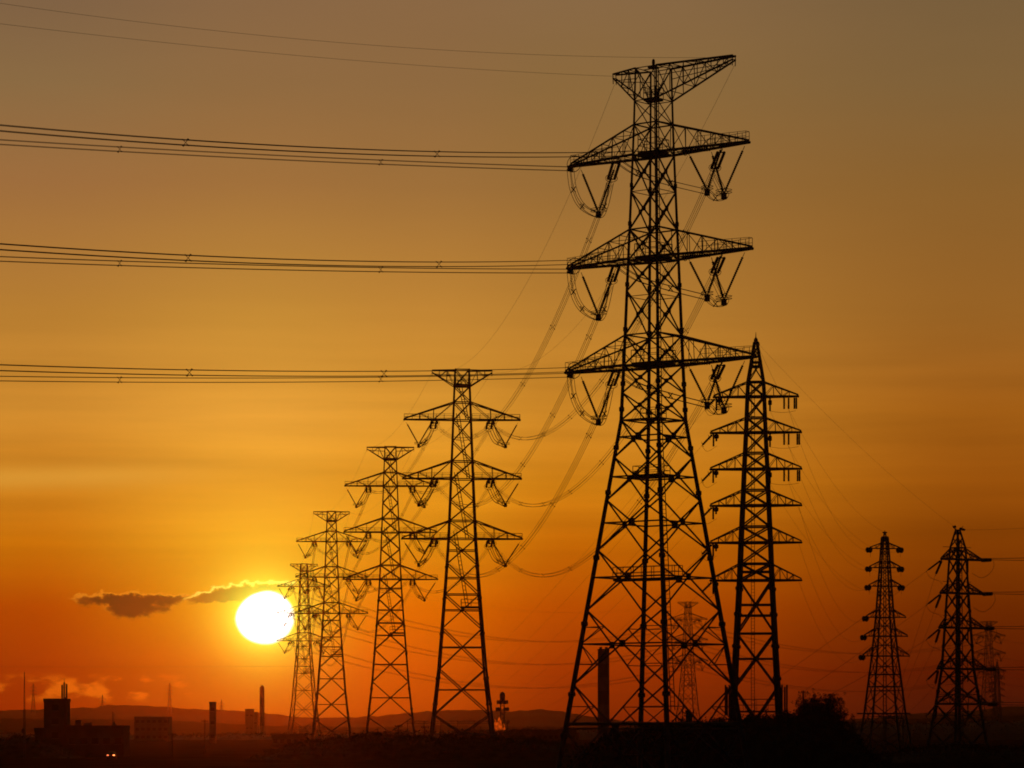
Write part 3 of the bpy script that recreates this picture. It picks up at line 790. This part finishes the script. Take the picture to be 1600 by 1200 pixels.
for i, (yb, yt, Ll, Lr) in enumerate(arms8):
    z = z8(yb)
    arm(-1, P8, z, z8(yt), Ll*q8, strain8, (.35, .68), .15, .08, .3, thick=1.5)
    arm(1, P8, z, z8(yt), Lr*q8, strain8, (.35, .68), .15, .08, .3, thick=1.5)
    for s in (-1, 1): b = MB(); b.beam((s*11*q8, 0, z8(yt-2)), (s*24*q8, .2, z8(yt-2)), .07, 4); b.build('outrigger', STEEL, strain8)
    pr = Vector((Lr*q8, 0, z-.1)); e = strain(pr, TOR+Vector((0, 0, .0)), 4.3, strain8, .38, .2, True, 0)
    S8R[i] = e
    jl = MB(); P_ = catmull([e, e+Vector((.25, 0, -1.3)), e+Vector((-1.0, 0, -2.9)), e+Vector((-3.3, -.2, -3.7)), e+Vector((-6.0, -.6, -2.9))]); jl.path(P_, .045, 4); jl.build('jumper_wire', WIRE, strain8)
    m = MB(); m.insulator((14*q8, -.6, z-.2), (14*q8, -.6, z-2.6), .17, .2, core=.7); m.build('hanging_insulator', PORC, strain8)
    pl_ = Vector((-Ll*q8, 0, z-.1))
    wp = to_world(strain8, pl_)
    for nm, tgt, st_, rr in (('a', (poleA, poleA, poleB, poleB, gant)[i], S8L, .2), ('b', gant, S8D, .26)):
        dv = (local(strain8, tgt)-pl_).normalized()
        if nm == 'a':
            vv_ = px(1447, yb+19, 640)-wp; dv = (Matrix.Rotation(-R(33), 4, 'Z') @ vv_).normalized(); L_ = vv_.length
        else:
            vv_ = px(1461, yb+26, 655)-wp; dv = (Matrix.Rotation(-R(33), 4, 'Z') @ vv_).normalized(); L_ = vv_.length
        st_[i] = strain(pl_, dv, L_, strain8, rr, .2, True, 0)
    b = MB(); P_ = catmull([S8L[i], S8L[i]+Vector((1.2, 0, -1.2)), S8L[i]+Vector((3.4, 0, -1.8)), S8D[i]+Vector((2.2, .3, -1.6))]); b.path(P_, .04, 4); b.build('jumper_wire', WIRE, strain8)

# T10, far copy of the six-armed tower, and a few pylons on the hills
far6 = copy_tree(six); D10 = 2300; far6.location = ((1558-800)*D10/FPX, D10, 0); far6.scale = (.8,)*3; far6.rotation_euler = (0, 0, R(8))
tag(far6, 'faint distant pointed tower with many arms, low behind the strain tower', 'power tower')

# ------------------------------------------------------------------ wires of the right-hand towers
for i in range(6):
    A = to_world(six, SIXR[i]); B = to_world(slim, SLL[i])
    bundle('power_wire', sagline(A, B, (5.0, 5.0, 5.5, 6.0, 5.5, 5.0)[i]), f'single wire from {("topmost","second","third","fourth","fifth","lowest")[i]} right arm of six-armed tower to slim tower\'s left', 'power line', 0, .018, 'wires between six-armed and slim tower', n4=False)
    if i < 3:
        A = to_world(six, Vector((22*K6, .2, z6(arms6[i][0])-2.2))); B = to_world(slim, SLR[i])
        bundle('power_wire', sagline(A, B, 6.5), f'wire from {("topmost","second","third")[i]} right arm root of six-armed tower to slim tower\'s right', 'power line', 0, .016, 'wires between six-armed and slim tower', n4=False)
peak6 = to_world(six, Vector((0, 0, z6(533))))
bundle('earth_wire', sagline(peak6, to_world(strain8, Vector((-6*q8, 0, z8(823)))), 1.5), 'thin earth wire from six-armed tower\'s peak down to strain tower\'s top', 'power line', 0, .017, n4=False, group=None)
bundle('earth_wire', sagline(peak6, to_world(slim, Vector((0, 0, z7(832)))), 5.0), 'thin earth wire from six-armed tower\'s peak down to slim tower\'s top', 'power line', 0, .017, n4=False, group=None)
bundle('earth_wire', sagline(to_world(strain8, Vector((12*q8, 0, z8(827.5)))), px(1760, 808, 600), .6), 'thin earth wire rising from strain tower\'s top to the right photo edge', 'power line', 0, .017, n4=False, group=None)
NUM = ('top', 'second', 'third', 'fourth', 'lowest')
for i in range(5):
    A = to_world(strain8, S8R[i])
    for j in (0, 1):
        yb = arms8[i][0]
        B = px(1760, yb-8-(7 if j else 0), 600-(16 if j else 0))
        P_ = A if not j else to_world(strain8, Vector((arms8[i][3]*q8, -.1, z8(yb-3))))
        bundle('power_wire', sagline(P_, B, .5), f'{"upper" if j else "lower"} wire from strain tower\'s {NUM[i]} right arm to the right photo edge', 'power line', 0, .055, 'wires leaving at the right edge', n4=False)
tg = [px(1150, 1105, 560), px(1232, 1095, 560)+Vector((-5, 0, -2)), px(1282, 1093, 560), px(1330, 1110, 560), px(1360, 1130, 560)]
tg[1] = px(1200, 1115, 560)
endsA = [poleA, poleA, poleB, poleB, poleB]
for i in range(3):
    A = to_world(strain8, S8L[i])
    bundle('power_wire', sagline(A, (px(1196, 1073, 575), px(1255, 1080.5, 560), px(1297, 1085.5, 556))[i], .2), f'wire from strain tower\'s {NUM[i]} left arm slanting down to {("six-armed tower base","left pole by the tree","right pole by the tree")[i]}', 'power line', 0, .03, 'wires slanting down left of the strain tower', n4=False)
for i in range(4):
    A = to_world(strain8, S8D[i]); B = px(1388+i*6, 1122, 760)
    bundle('power_wire', sagline(A, B, .6), f'steep wire from strain tower\'s {NUM[i]} left arm falling behind the slim tower', 'power line', 0, .024, 'wires falling behind the slim tower', n4=False)
for i in range(6):
    A = to_world(six, SIXL[i]); B = px(640+26*i, 1126, 1500)
    bundle('power_wire', sagline(A, B, 6), f'thin wire from {("topmost","second","third","fourth","fifth","lowest")[i]} left arm of six-armed tower slanting down leftward', 'power line', 0, .02, 'wires slanting down left of the six-armed tower', n4=False)

bundle('power_wire', sagline(px(-200, 1040, 1650), px(475, 1041, 1600), .4), 'faint far horizontal wire low across the left part of the sky', 'power line', 0, .03, n4=False, group=None)
for i, (y0_, y1_, y2_) in enumerate(((1052, 1066, 1060), (1064, 1081, 1076), (1078, 1095, 1088))):
    bundle('power_wire', sagline(px(690, y0_, 2600), px(1556, y1_-14, 2300), 4.0), f'{("upper","middle","lower")[i]} of three faint far wires low on the right, ending at the distant pointed tower', 'power line', 0, .035, 'faint far wires low on the right', n4=False)
for lv in range(3):
    A = to_world(farright, ROWATT['R', lv, 'rear'])
    bundle('power_wire', sagline(A, px(1760, 1000+30*lv, 2700), 6.0), f'faint far wire from the {LV[lv]} arm of the distant flat-topped tower to right edge', 'power line', 0, .06, 'faint far wires at the right edge', n4=False)
    A = to_world(far6, Vector((60*K6, 0, z6(arms6[lv*2][0]))))
    bundle('power_wire', sagline(A, px(1760, 1056+17*lv, 2500), 4.0), f'faint far wire from {("upper","middle","lower")[lv]} arm of the distant pointed tower to right edge', 'power line', 0, .055, 'faint far wires at the right edge', n4=False)
# far gantry the slanting wires run to
D = 1500.0; kk = D/FPX
gt = thing('substation_gantry', ((705-800)*kk, D, 0), 'far low steel gantry at the end of the slanting wires', 'gantry')
for i in range(7): x = (-68+26*i)*kk; b = MB(); b.beam((x, 0, 0), (x, 0, EYE+9*kk), .25, 5); b.build('post', STEEL, gt)
for dz_ in (8, 5): b = MB(); b.beam((-70*kk, 0, EYE+dz_*kk), (92*kk, 0, EYE+dz_*kk), .16, 5); b.build('beam', STEEL, gt)
D = 760.0; kk = D/FPX
gt2 = thing('substation_gantry', ((1397-800)*kk, D, 0), 'low steel gantry behind the slim tower\'s feet where steep wires end', 'gantry')
for x in (-14, 14): b = MB(); b.beam((x*kk, 0, 0), (x*kk, 0, EYE+14*kk), .2, 5); b.build('post', STEEL, gt2)
b = MB(); b.beam((-16*kk, 0, EYE+13*kk), (16*kk, 0, EYE+13*kk), .18, 5); b.build('beam', STEEL, gt2)

# utility poles
def pole(x, y, D, label, r=.14, arms=(0.4,), box=False):
    h = px(x, y, D).z; t_ = thing('utility_pole', ((x-800)*D/FPX, D, 0), label, 'pole')
    b = MB(); b.beam((0, 0, 0), (0, 0, h), r*1.25, 8, r); b.build('post', WOODP, t_)
    for d in arms:
        b = MB(); b.beam((-.9, 0, h-d), (.9, 0, h-d), .07, 4)
        for s in (-.75, -.3, .3, .75): b.lathe([(.05, 0), (.09, .1), (.09, .2), (.04, .28)], 6, (s, 0, h-d+.05))
        b.build('crossarm', WOODP, t_)
    if box:
        b = MB(); b.lathe([(.2, 0), (.48, .05), (.48, .95), (.3, 1.1)], 10, (.15, 0, h-1.6)); b.build('transformer', GREYP, t_)
        b = MB(); b.box((.9, 0, h-1.75), (.25, .25, .35)); b.beam((0, 0, h-1.5), (.9, 0, h-1.5), .06, 4); b.build('switch_box', GREYP, t_)
pole(1255, 1079, 560, 'thin pole with crossarm beside the bare-topped dark tree')
pole(1297, 1084, 556, 'thin pole rising from right side of the dark tree')
pole(1075, 1110, 440, 'thick dark pole with a transformer between the tallest tower\'s right legs', .3, (.3,), True)
pole(623, 1133, 720, 'thin utility pole between the feet of the second and third towers', .12, (.3, 1.2))
pole(664, 1135, 740, 'thin utility pole just left of the second tower\'s foot', .12, (.3,))
pole(320, 1124, 800, 'thin utility pole in front of the square block tower', .12, (.5,))
pole(176, 1112, 760, 'thin pole on the right end of the long low building', .09, ())
pole(269, 1146, 700, 'short pole on dark ground right of the low building', .1, (.3,))

# ------------------------------------------------------------------ buildings
def building(name, x0, x1, ytop, D, depth, label, cat, m, rows=2, cols=4, parapet=True, extras=None):
    k = D/FPX; w_ = (x1-x0)*k/2; h = px(0, ytop, D).z; cx = ((x0+x1)/2-800)*k
    t_ = thing(name, (cx, D+depth/2, 0), label, cat)
    b = MB(); b.box((0, 0, h/2), (w_, depth/2, h/2)); b.build('wall', m, t_)
    b = MB(); b.box((0, 0, h+.1), (w_+.15, depth/2+.15, .12)); 
    if parapet:
        for s in (-1, 1): b.box((0, s*(depth/2), h+.4), (w_+.12, .1, .28)); b.box((s*w_, 0, h+.38), (.1, depth/2-.12, .26))
    b.build('roof', ROOFM, t_)
    for r in range(rows):
        for c in range(cols):
            zc = (r+.55)*h/rows; xc = -w_+(c+.5)*2*w_/cols; ww = min(.8, w_/cols*.6); b = MB()
            b.box((xc, -depth/2-.03, zc), (ww, .05, min(.7, h/rows*.28))); wo_ = b.build('window', GLASS, t_)
            b = MB(); b.box((xc, -depth/2-.06, zc-min(.7, h/rows*.28)-.06), (ww+.1, .09, .06)); b.build('sill', CONC, wo_)
    return t_, w_, h
t_, w_, h = building('stair_tower', 68.5, 104, 1096, 750, 6, 'dark square tower building with antennas on its roof, at the left', 'building', DARKWALL, 4, 1)
m = MB()
for xx, hh in ((-.75, 3.9), (-.25, 4.5), (.3, 4.1)): m.beam((w_-.7+xx, 0, h+.2), (w_-.7+xx, 0, h+hh), .22, 6)
m.beam((w_-.95, 0, h+.2), (w_-.95, 0, h+5.4), .05, 5); m.beam((w_-1.5, 0, h+1.6), (w_-.3, 0, h+1.6), .08, 4); m.beam((w_-1.5, 0, h+3.3), (w_-.3, 0, h+3.3), .08, 4)
m.lathe([(.35, 0), (.4, .1), (.4, .5), (.2, .7)], 8, (w_-.6, 0, h+.3))
m.build('antenna', GREYP, t_)
t_, w_, h = building('flat_building', 104.5, 193, 1138, 748, 12, 'long low flat-roofed building right of the dark tower building', 'building', DARKWALL, 1, 5)
m = MB(); m.box((-w_*.72, 0, h+1.0), (.6, .6, .9)); m.box((-w_*.4, .5, h+.7), (.9, .6, .6)); m.build('roof_unit', GREYP, t_)
m = MB(); m.box((w_*.55, 0, h+.7), (.35, .35, .6)); m.beam((w_*.55, 0, h+.7), (w_*.55, 0, h+3.6), .06, 5); m.build('roof_mast', STEEL, t_)
building('flat_building', 54, 68, 1142, 745, 8, 'small low block against the left side of the dark tower building', 'building', DARKWALL, 1, 1)
building('apartment_building', 210, 263, 1122, 1500, 16, 'hazy flat-roofed block on the plain left of the square tower', 'building', DARKWALL, 3, 6)
building('block_tower', 327, 337, 1099, 1300, 3, 'narrow square dark block tower standing on the plain below the sun', 'building', DARKWALL, 3, 1)
building('flat_building', 383, 396, 1109, 2500, 8, 'tiny square block left of the round chimney', 'building', DARKWALL, 2, 2)
building('flat_building', 396, 402, 1114, 2520, 8, 'tiny lower block touching the round chimney\'s left side', 'building', DARKWALL, 1, 1)
building('warehouse', 830, 900, 1143, 1250, 20, 'low wide hall left of the broad striped chimney', 'building', DARKWALL, 1, 8)
building('warehouse', 560, 640, 1152, 900, 20, 'low wide hall behind the feet of the third tower', 'building', DARKWALL, 1, 7)
building('flat_building', 425, 478, 1150, 1050, 12, 'low reddish hall at the feet of the fifth tower', 'building', DARKWALL, 1, 5)
# chimneys
def chimney(x, half, ytop, D, label, bands, flues=False, dome=False, n=20):
    k = D/FPX; h = px(0, ytop, D).z; r = half*k
    t_ = thing('chimney', ((x-800)*k, D, 0), label, 'chimney')
    for i in range(bands):
        b = MB(); za, zb = h*i/bands, h*(i+1)/bands; ra = r*(1.04-.04*i/bands); rb = r*(1.04-.04*(i+1)/bands)
        b.lathe([(ra, za), (rb, zb)], n); b.build('band', GREYP if i % 2 else WHITEP, t_)
    b = MB(); b.lathe([(r*1.02, h), (r*1.06, h+.15), (r*1.06, h+.4), (r*.9, h+.45)] + ([(r*.85, h+1.2), (r*.5, h+2.2), (r*.1, h+2.6)] if dome else []), n); b.build('cap', GREYP, t_)
    if flues:
        for s in (-1, 1): b = MB(); b.lathe([(r*.24, h+.4), (r*.24, h+1.0), (r*.28, h+1.05), (r*.28, h+1.2)], 12, (s*r*.48, 0, 0)); b.build('flue', STEEL, t_)
    return t_
chimney(943, 9, 1016, 1200, 'broad dark banded chimney standing behind the tallest tower\'s left legs', 7, True)
chimney(409.5, 3.7, 1076, 2500, 'slim round-topped chimney on the horizon just below the sun', 5, False, True)
# telecom tower with drums
D = 1400.0; kk = D/FPX
tt = thing('telecom_tower', ((785-800)*kk, D, 0), 'small tower with round drums and domed head right of the second tower', 'telecom tower')
b = MB()
for s in (-1, 1): b.beam((s*3.6*kk, 0, 0), (s*2.8*kk, 0, EYE+44*kk), .28, 6)
for i in range(9): zz = 2+i*1.9; b.beam((-3.4*kk, 0, zz), (3.2*kk, 0, zz+1.7), .12, 4); b.beam((3.4*kk, 0, zz), (-3.2*kk, 0, zz+1.7), .12, 4)
b.build('lattice_mast', STEEL, tt)
b = MB(); b.lathe([(.8, -1.9), (1.15, -1.4), (1.2, .6), (1.0, 1.3), (.5, 1.8), (.1, 2.0)], 14, (0, 0, EYE+47*kk)); b.build('head', GREYP, tt)
for zz, w_ in ((38, 9), (27, 10.5)):
    b = MB(); b.box((0, 0, EYE+(zz-2.5)*kk), (w_*kk, 1.2, .12)); b.build('platform', STEEL, tt)
    for s in (-1, 1):
        b = MB(); b.lathe([(.6, -.75), (.85, -.6), (.85, .6), (.6, .8)], 12, (s*(w_-3)*kk, 0, EYE+zz*kk)); b.build('drum', GREYP, tt)
        b = MB(); b.lathe([(.4, -.6), (.55, -.5), (.55, .5), (.4, .6)], 10, (s*(w_-7)*kk, -.6, EYE+zz*kk)); b.build('drum', GREYP, tt)
# radio mast
D = 705.0; h = px(0, 1050, D).z
mt = thing('radio_mast', ((38-800)*D/FPX, D, 0), 'thin tapering radio mast at far left', 'mast')
b = MB()
for k in range(3):
    t0 = 2*math.pi*k/3; b.beam((.32*math.cos(t0), .32*math.sin(t0), 0), (.05*math.cos(t0), .05*math.sin(t0), h), .055, 5, .04)
for i in range(24):
    f = i/24; r0 = .32-.27*f; g_ = (i+1)/24; r1 = .32-.27*g_
    for k in range(3):
        t0 = 2*math.pi*k/3; t1 = t0+2*math.pi/3
        b.beam((r0*math.cos(t0), r0*math.sin(t0), h*f), (r1*math.cos(t1), r1*math.sin(t1), h*g_), .025, 4)
b.build('lattice_mast', STEEL, mt)
b = MB(); b.box((-.2, 0, h*.32), (.35, .3, .5)); b.beam((-.9, 0, h*.3), (.5, 0, h*.3), .06, 4); b.build('equipment_box', GREYP, mt)
# distant pylons on the ridge
def small_pylon(x, ytop, D, hh, label, first=None):
    k = D/FPX; z0 = px(0, ytop, D).z-hh
    if first is None:
        t_ = thing('pylon', ((x-800)*k, D, z0), label, 'power tower', .4, 'tiny pylons on the hills')
        b = MB(); pr = [(0, 3.2), (hh*.55, 1.3), (hh, .5)]
        for sx, sy in ((-1,-1),(1,-1),(1,1),(-1,1)):
            b.beam((sx*3.2, sy*3.2, -6), (sx*1.3, sy*1.3, hh*.55), .3, 4); b.beam((sx*1.3, sy*1.3, hh*.55), (sx*.4, sy*.4, hh), .25, 4)
        for i in range(6): xpanel(b, pr, hh*i/6, hh*(i+1)/6, .16)
        b.build('lattice_body', STEEL, t_)
        for f in (.62, .74, .86):
            b = MB()
            for s in (-1, 1): b.beam((s*.5, 0, hh*f), (s*5.2, 0, hh*f), .28, 4); b.beam((s*.5, 0, hh*f+2), (s*5.2, 0, hh*f+.2), .2, 4); b.insulator((s*5, 0, hh*f), (s*5, 0, hh*f-2.4), .35, .5, 6)
            b.build('cross_arm', STEEL, t_)
        return t_
    t_ = copy_tree(first); t_.location = ((x-800)*k, D, z0); return tag(t_, label, 'power tower', 'tiny pylons on the hills')
p0 = small_pylon(52, 1068, 5000, 44, 'tiny hazy pylon on the ridge left of the dark tower building')
small_pylon(160, 1086, 5150, 44, 'tiny short pylon on the ridge above the long low building', p0)
small_pylon(265, 1067, 5000, 44, 'tiny hazy pylon on the ridge above the hazy block', p0)
small_pylon(346, 1093, 5150, 44, 'tiny pylon on the ridge just right of the square block tower', p0)

# ------------------------------------------------------------------ car with lit rear lamps
D = 700.0; kk = D/FPX
car = thing('parked_car', ((175-800)*kk, D, 0), 'dark car seen from behind with two red lamps lit, lower left', 'car', 0)
CARP = mat('dark car paint', (.03, .03, .035), .35, 0, .05, 1)
RUB = mat('tyre rubber', (.02, .02, .02), .9, 0, .1, 3)
def loft(secs, b):
    k = len(b.v); n = len(secs[0])
    for s in secs: b.v += [Vector(p) for p in s]
    for i in range(len(secs)-1):
        for j in range(n): b.f.append((k+i*n+j, k+i*n+(j+1) % n, k+(i+1)*n+(j+1) % n, k+(i+1)*n+j))
    b.f.append(tuple(range(k, k+n))[::-1]); b.f.append(tuple(range(k+(len(secs)-1)*n, k+len(secs)*n)))
b = MB()
def sec(y, w, z0, z1, wt): return [(-w, y, z0), (w, y, z0), (w*1.03, y, (z0+z1)*.5), (wt, y, z1), (-wt, y, z1), (-w*1.03, y, (z0+z1)*.5)]
loft([sec(-2.1, .78, .4, .9, .74), sec(-1.95, .84, .3, 1.0, .78), sec(-.8, .86, .25, 1.02, .8), sec(1.0, .86, .25, 1.0, .8), sec(1.9, .82, .3, .85, .74), sec(2.15, .74, .4, .7, .66)], b)
b.build('body', CARP, car)
b = MB(); loft([sec(-1.85, .74, .98, 1.05, .7), sec(-1.45, .74, .98, 1.46, .56), sec(-.2, .74, .98, 1.5, .58), sec(.45, .74, .98, 1.4, .56), sec(1.2, .72, .96, 1.02, .7)], b); b.build('cabin', CARP, car)
b = MB(); b.v += [Vector(p) for p in ((-.6, -1.83, 1.08), (.6, -1.83, 1.08), (.5, -1.5, 1.41), (-.5, -1.5, 1.41))]; b.f.append((0, 1, 2, 3)); b.build('rear_window', GLASS, car)
for sx in (-1, 1):
    for y in (-1.3, 1.35):
        b = MB(); b.beam((sx*.68, y, .32), (sx*.88, y, .32), .32, 18); b.build('wheel', RUB, car)
lampm = mat('lit rear lamp', (.6, .05, .02), .4, 0, .05, 2, ((1.0, .2, .05), 6.0))
lampm2 = mat('lit rear lamp dim', (.6, .05, .02), .4, 0, .05, 2, ((1.0, .2, .06), 2.2))
for sx, m_ in ((-1, lampm2), (1, lampm)):
    b = MB(); b.box((sx*.66, -2.12, .78), (.2, .05, .1)); b.build('tail_lamp', m_, car)
b = MB(); b.box((0, -2.13, .6), (.26, .02, .07)); b.build('number_plate', WHITEP, car)

# ------------------------------------------------------------------ trees and scrub
def leaf_quads(b, c, rad, n, size, flat=1.0):
    for _ in range(n):
        while True:
            p = Vector((random.uniform(-1, 1), random.uniform(-1, 1), random.uniform(-1, 1)))
            if p.length <= 1: break
        p = c+Vector((p.x*rad, p.y*rad, p.z*rad*flat))
        a = Vector((random.gauss(0, 1), random.gauss(0, 1), random.gauss(0, 1))).normalized(); u = a.orthogonal().normalized(); w_ = a.cross(u)
        s = size*random.uniform(.6, 1.3); k = len(b.v)
        b.v += [p-u*s, p-w_*s*.45, p+u*s, p+w_*s*.45]; b.f.append((k, k+1, k+2, k+3))
def make_tree(H, spread, seed, label, loc, lobes=None, leaf=.16, per=150, fill=()):
    random.seed(seed)
    t_ = thing('broadleaf_tree', loc, label, 'tree', 0, None)
    tr = MB(); lv = MB()
    def limb(p, d, L, r, depth):
        pts = [p]; rs = [r]; 
        for i in range(4):
            d = (d+Vector((random.gauss(0, .16), random.gauss(0, .16), random.gauss(.05, .08)))).normalized()
            p = p+d*(L/4); pts.append(p); rs.append(r*(1-.2*(i+1)))
        tr.path(pts, rs, 5)
        if depth == 0:
            leaf_quads(lv, p, L*.55, per, leaf, .85); leaf_quads(lv, pts[2], L*.4, per//3, leaf, .8)
            for _ in range(4):   # bare twigs poking out
                e = p+Vector((random.gauss(0, .7), random.gauss(0, .7), abs(random.gauss(.6, .6))))*L*.6; tr.beam(p, e, r*.25, 3, .01)
                leaf_quads(lv, e, L*.18, 14, leaf*.8)
            return
        for _ in range(4 if depth > 1 else 3):
            k = random.choice((2, 3, 4)); dd = (d+Vector((random.gauss(0, .75)*spread, random.gauss(0, .75)*spread, random.gauss(.1, .3)))).normalized()
            limb(pts[k], dd, L*random.uniform(.55, .75), rs[k]*.6, depth-1)
    for (ox, hh) in (lobes or ((0, 1),)):
        limb(Vector((ox, 0, 0)), Vector((random.gauss(0, .05), 0, 1)), H*hh*.46, H*.02, 3)
    for (ex, ez, er, en) in fill:
        leaf_quads(lv, Vector((ex, 0, ez)), er, en, leaf*1.15, .9)
        for _ in range(30):
            a_ = random.uniform(0, math.pi); e0 = Vector((ex+er*.8*math.cos(a_), random.uniform(-1, 1), ez+er*.75*math.sin(a_))); e1 = e0+Vector((math.cos(a_)*.5, 0, math.sin(a_)*.9+.2))*random.uniform(.6, 1.5)
            tr.beam(e0, e1, .03, 3, .008); leaf_quads(lv, e1, .35, 14, leaf*.8)
    tr.build('trunk', BARK, t_); lv.build('crown', LEAF, t_)
    return t_
make_tree(11.5, .8, 21, 'large dark tree with ragged top right of the six-armed tower', ((1272-800)*560/FPX, 560, 0), ((-2.6, .86), (-.4, 1.0), (2.4, .97), (4.6, .72)), .17, 60, ((-.6, 10.0, 2.3, 1700), (1.0, 9.0, 2.4, 1500), (3.0, 8.6, 2.7, 2200), (.8, 6.4, 4.4, 4200), (5.2, 6.0, 2.4, 1500), (-2.8, 6.6, 2.2, 1200)))
random.seed(3)
def scrub(name, D, depth, prof, label, n, leaf=.22, rough=.5, step=6, seed=1):
    """one mass of bushes: bumpy mound plus leaves over its surface"""
    k = D/FPX; x0, x1 = prof[0][0], prof[-1][0]; b = MB()
    xs = [x0+i*step for i in range(int((x1-x0)/step)+1)]; ts = [-1, -.8, -.55, -.3, -.1, 0, .2, .6, 1]
    def hz(x, t): 
        h = EYE+(HY-pl(prof, x))*k+rough*fbm(x*k*.55, seed)+rough*.45*fbm(x*k*2.1+t*2, seed+2)
        return max(0.0, h*(1-abs(t)**2.2)-.25) 
    nx = len(xs)
    for t in ts:
        for x in xs: b.v.append(Vector(((x-800)*k, D+t*depth, hz(x, t) if abs(t) < 1 else -.3)))
    for j in range(len(ts)-1):
        for i in range(nx-1): a = j*nx+i; b.f.append((a, a+1, a+nx+1, a+nx))
    for _ in range(n):
        x = random.uniform(x0, x1); t = -abs(random.gauss(0, .35)) if random.random() < .8 else random.uniform(-.9, .5)
        if abs(t) > .97: continue
        h = hz(x, t); z = max(.1, h+random.gauss(.08, .28)+ (abs(random.gauss(0, .5)) if random.random() < .12 else 0))
        leaf_quads(b, Vector(((x-800)*k, D+t*depth, z)), .25, 2, leaf)
    o = b.build(name, LEAF); return tag(o, label, 'shrubs', None, 'stuff')
scrub('scrub', 446, 14, [(884,1205),(905,1178),(940,1152),(985,1141),(1040,1136),(1090,1131),(1130,1131),(1165,1124),(1205,1120),(1235,1120),(1270,1128),(1310,1136),(1335,1152),(1352,1172),(1400,1205)], 'black mass of scrub at the feet of the two nearest towers', 16000, .17, .35, seed=4)
scrub('scrub', 690, 18, [(395,1200),(430,1172),(480,1156),(560,1150),(660,1150),(740,1152),(800,1155),(860,1160),(930,1170),(980,1190)], 'black mass of scrub across the middle below the row of towers', 9000, .22, .4, seed=8)
scrub('scrub', 640, 16, [(1330,1200),(1370,1180),(1420,1172),(1500,1166),(1560,1170),(1640,1164),(1900,1160)], 'black mass of scrub along the lower right edge', 7000, .22, .35, seed=12)
scrub('scrub', 720, 16, [(-300,1150),(0,1152),(30,1150),(60,1156),(90,1165),(150,1192)], 'black mass of scrub in the lower left corner', 4000, .22, .35, seed=15)
scrub('far_wood', 1750, 60, [(-400,1146),(0,1147),(150,1148),(280,1150),(400,1146),(520,1148),(640,1144),(760,1143),(900,1141),(1050,1137),(1200,1136),(1330,1130),(1450,1131),(1600,1126),(2000,1126)], 'dark far wood in a strip across the whole plain', 9000, .6, .9, 8, seed=22)

scrub('hedge', 1330, 10, [(700,1146),(735,1143),(770,1141.5),(790,1141),(830,1141),(870,1142),(905,1145)], 'dark hedge in front of the orange glow and the drum tower', 2500, .35, .3, seed=31)
# ------------------------------------------------------------------ small jagged orange glow, put into the tongues as emission
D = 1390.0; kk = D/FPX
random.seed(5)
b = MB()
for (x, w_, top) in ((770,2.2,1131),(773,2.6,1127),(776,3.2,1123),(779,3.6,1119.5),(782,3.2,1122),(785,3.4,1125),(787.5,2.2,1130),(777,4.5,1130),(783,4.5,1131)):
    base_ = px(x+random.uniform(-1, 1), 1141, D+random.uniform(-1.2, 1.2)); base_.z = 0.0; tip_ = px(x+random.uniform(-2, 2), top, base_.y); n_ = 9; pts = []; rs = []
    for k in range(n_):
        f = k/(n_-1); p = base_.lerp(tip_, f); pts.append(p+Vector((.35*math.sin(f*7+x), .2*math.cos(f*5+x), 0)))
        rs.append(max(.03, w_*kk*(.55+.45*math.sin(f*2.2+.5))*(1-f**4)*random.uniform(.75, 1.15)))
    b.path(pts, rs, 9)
fm = bpy.data.materials.new('emissive_orange'); fm.use_nodes = True; nt = fm.node_tree; nt.nodes.clear()
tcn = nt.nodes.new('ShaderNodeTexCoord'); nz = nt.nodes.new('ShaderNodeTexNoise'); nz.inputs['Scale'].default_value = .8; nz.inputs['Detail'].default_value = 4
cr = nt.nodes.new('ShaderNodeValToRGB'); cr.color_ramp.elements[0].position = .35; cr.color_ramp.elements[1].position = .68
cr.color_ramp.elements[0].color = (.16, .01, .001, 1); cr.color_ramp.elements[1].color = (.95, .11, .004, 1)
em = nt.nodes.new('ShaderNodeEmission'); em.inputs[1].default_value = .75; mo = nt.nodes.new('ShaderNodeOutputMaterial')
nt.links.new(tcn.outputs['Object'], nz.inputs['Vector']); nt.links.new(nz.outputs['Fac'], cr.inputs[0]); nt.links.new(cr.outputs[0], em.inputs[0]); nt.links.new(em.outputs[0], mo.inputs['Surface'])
fo = b.build('orange_glow', fm, None, True)
tag(fo, 'small jagged orange fire burning at the drum tower\'s foot', 'orange_glow', None)

# ------------------------------------------------------------------ haze
HAZE_DENSITY = 3.2e-5
b = MB(); b.box((0, 3150, 74.5), (2600, 3400, 76.0))
hz = bpy.data.materials.new('haze'); hz.use_nodes = True; nt = hz.node_tree; nt.nodes.clear()
vs = nt.nodes.new('ShaderNodeVolumePrincipled'); vs.inputs['Color'].default_value = (.95, .6, .4, 1)
vs.inputs['Density'].default_value = HAZE_DENSITY; vs.inputs['Anisotropy'].default_value = .95
mo = nt.nodes.new('ShaderNodeOutputMaterial'); nt.links.new(vs.outputs[0], mo.inputs['Volume'])
h_ = b.build('haze', hz); h_['kind'] = 'stuff'; h_['label'] = 'thin orange evening haze filling the air over the plain'; h_['category'] = 'haze'
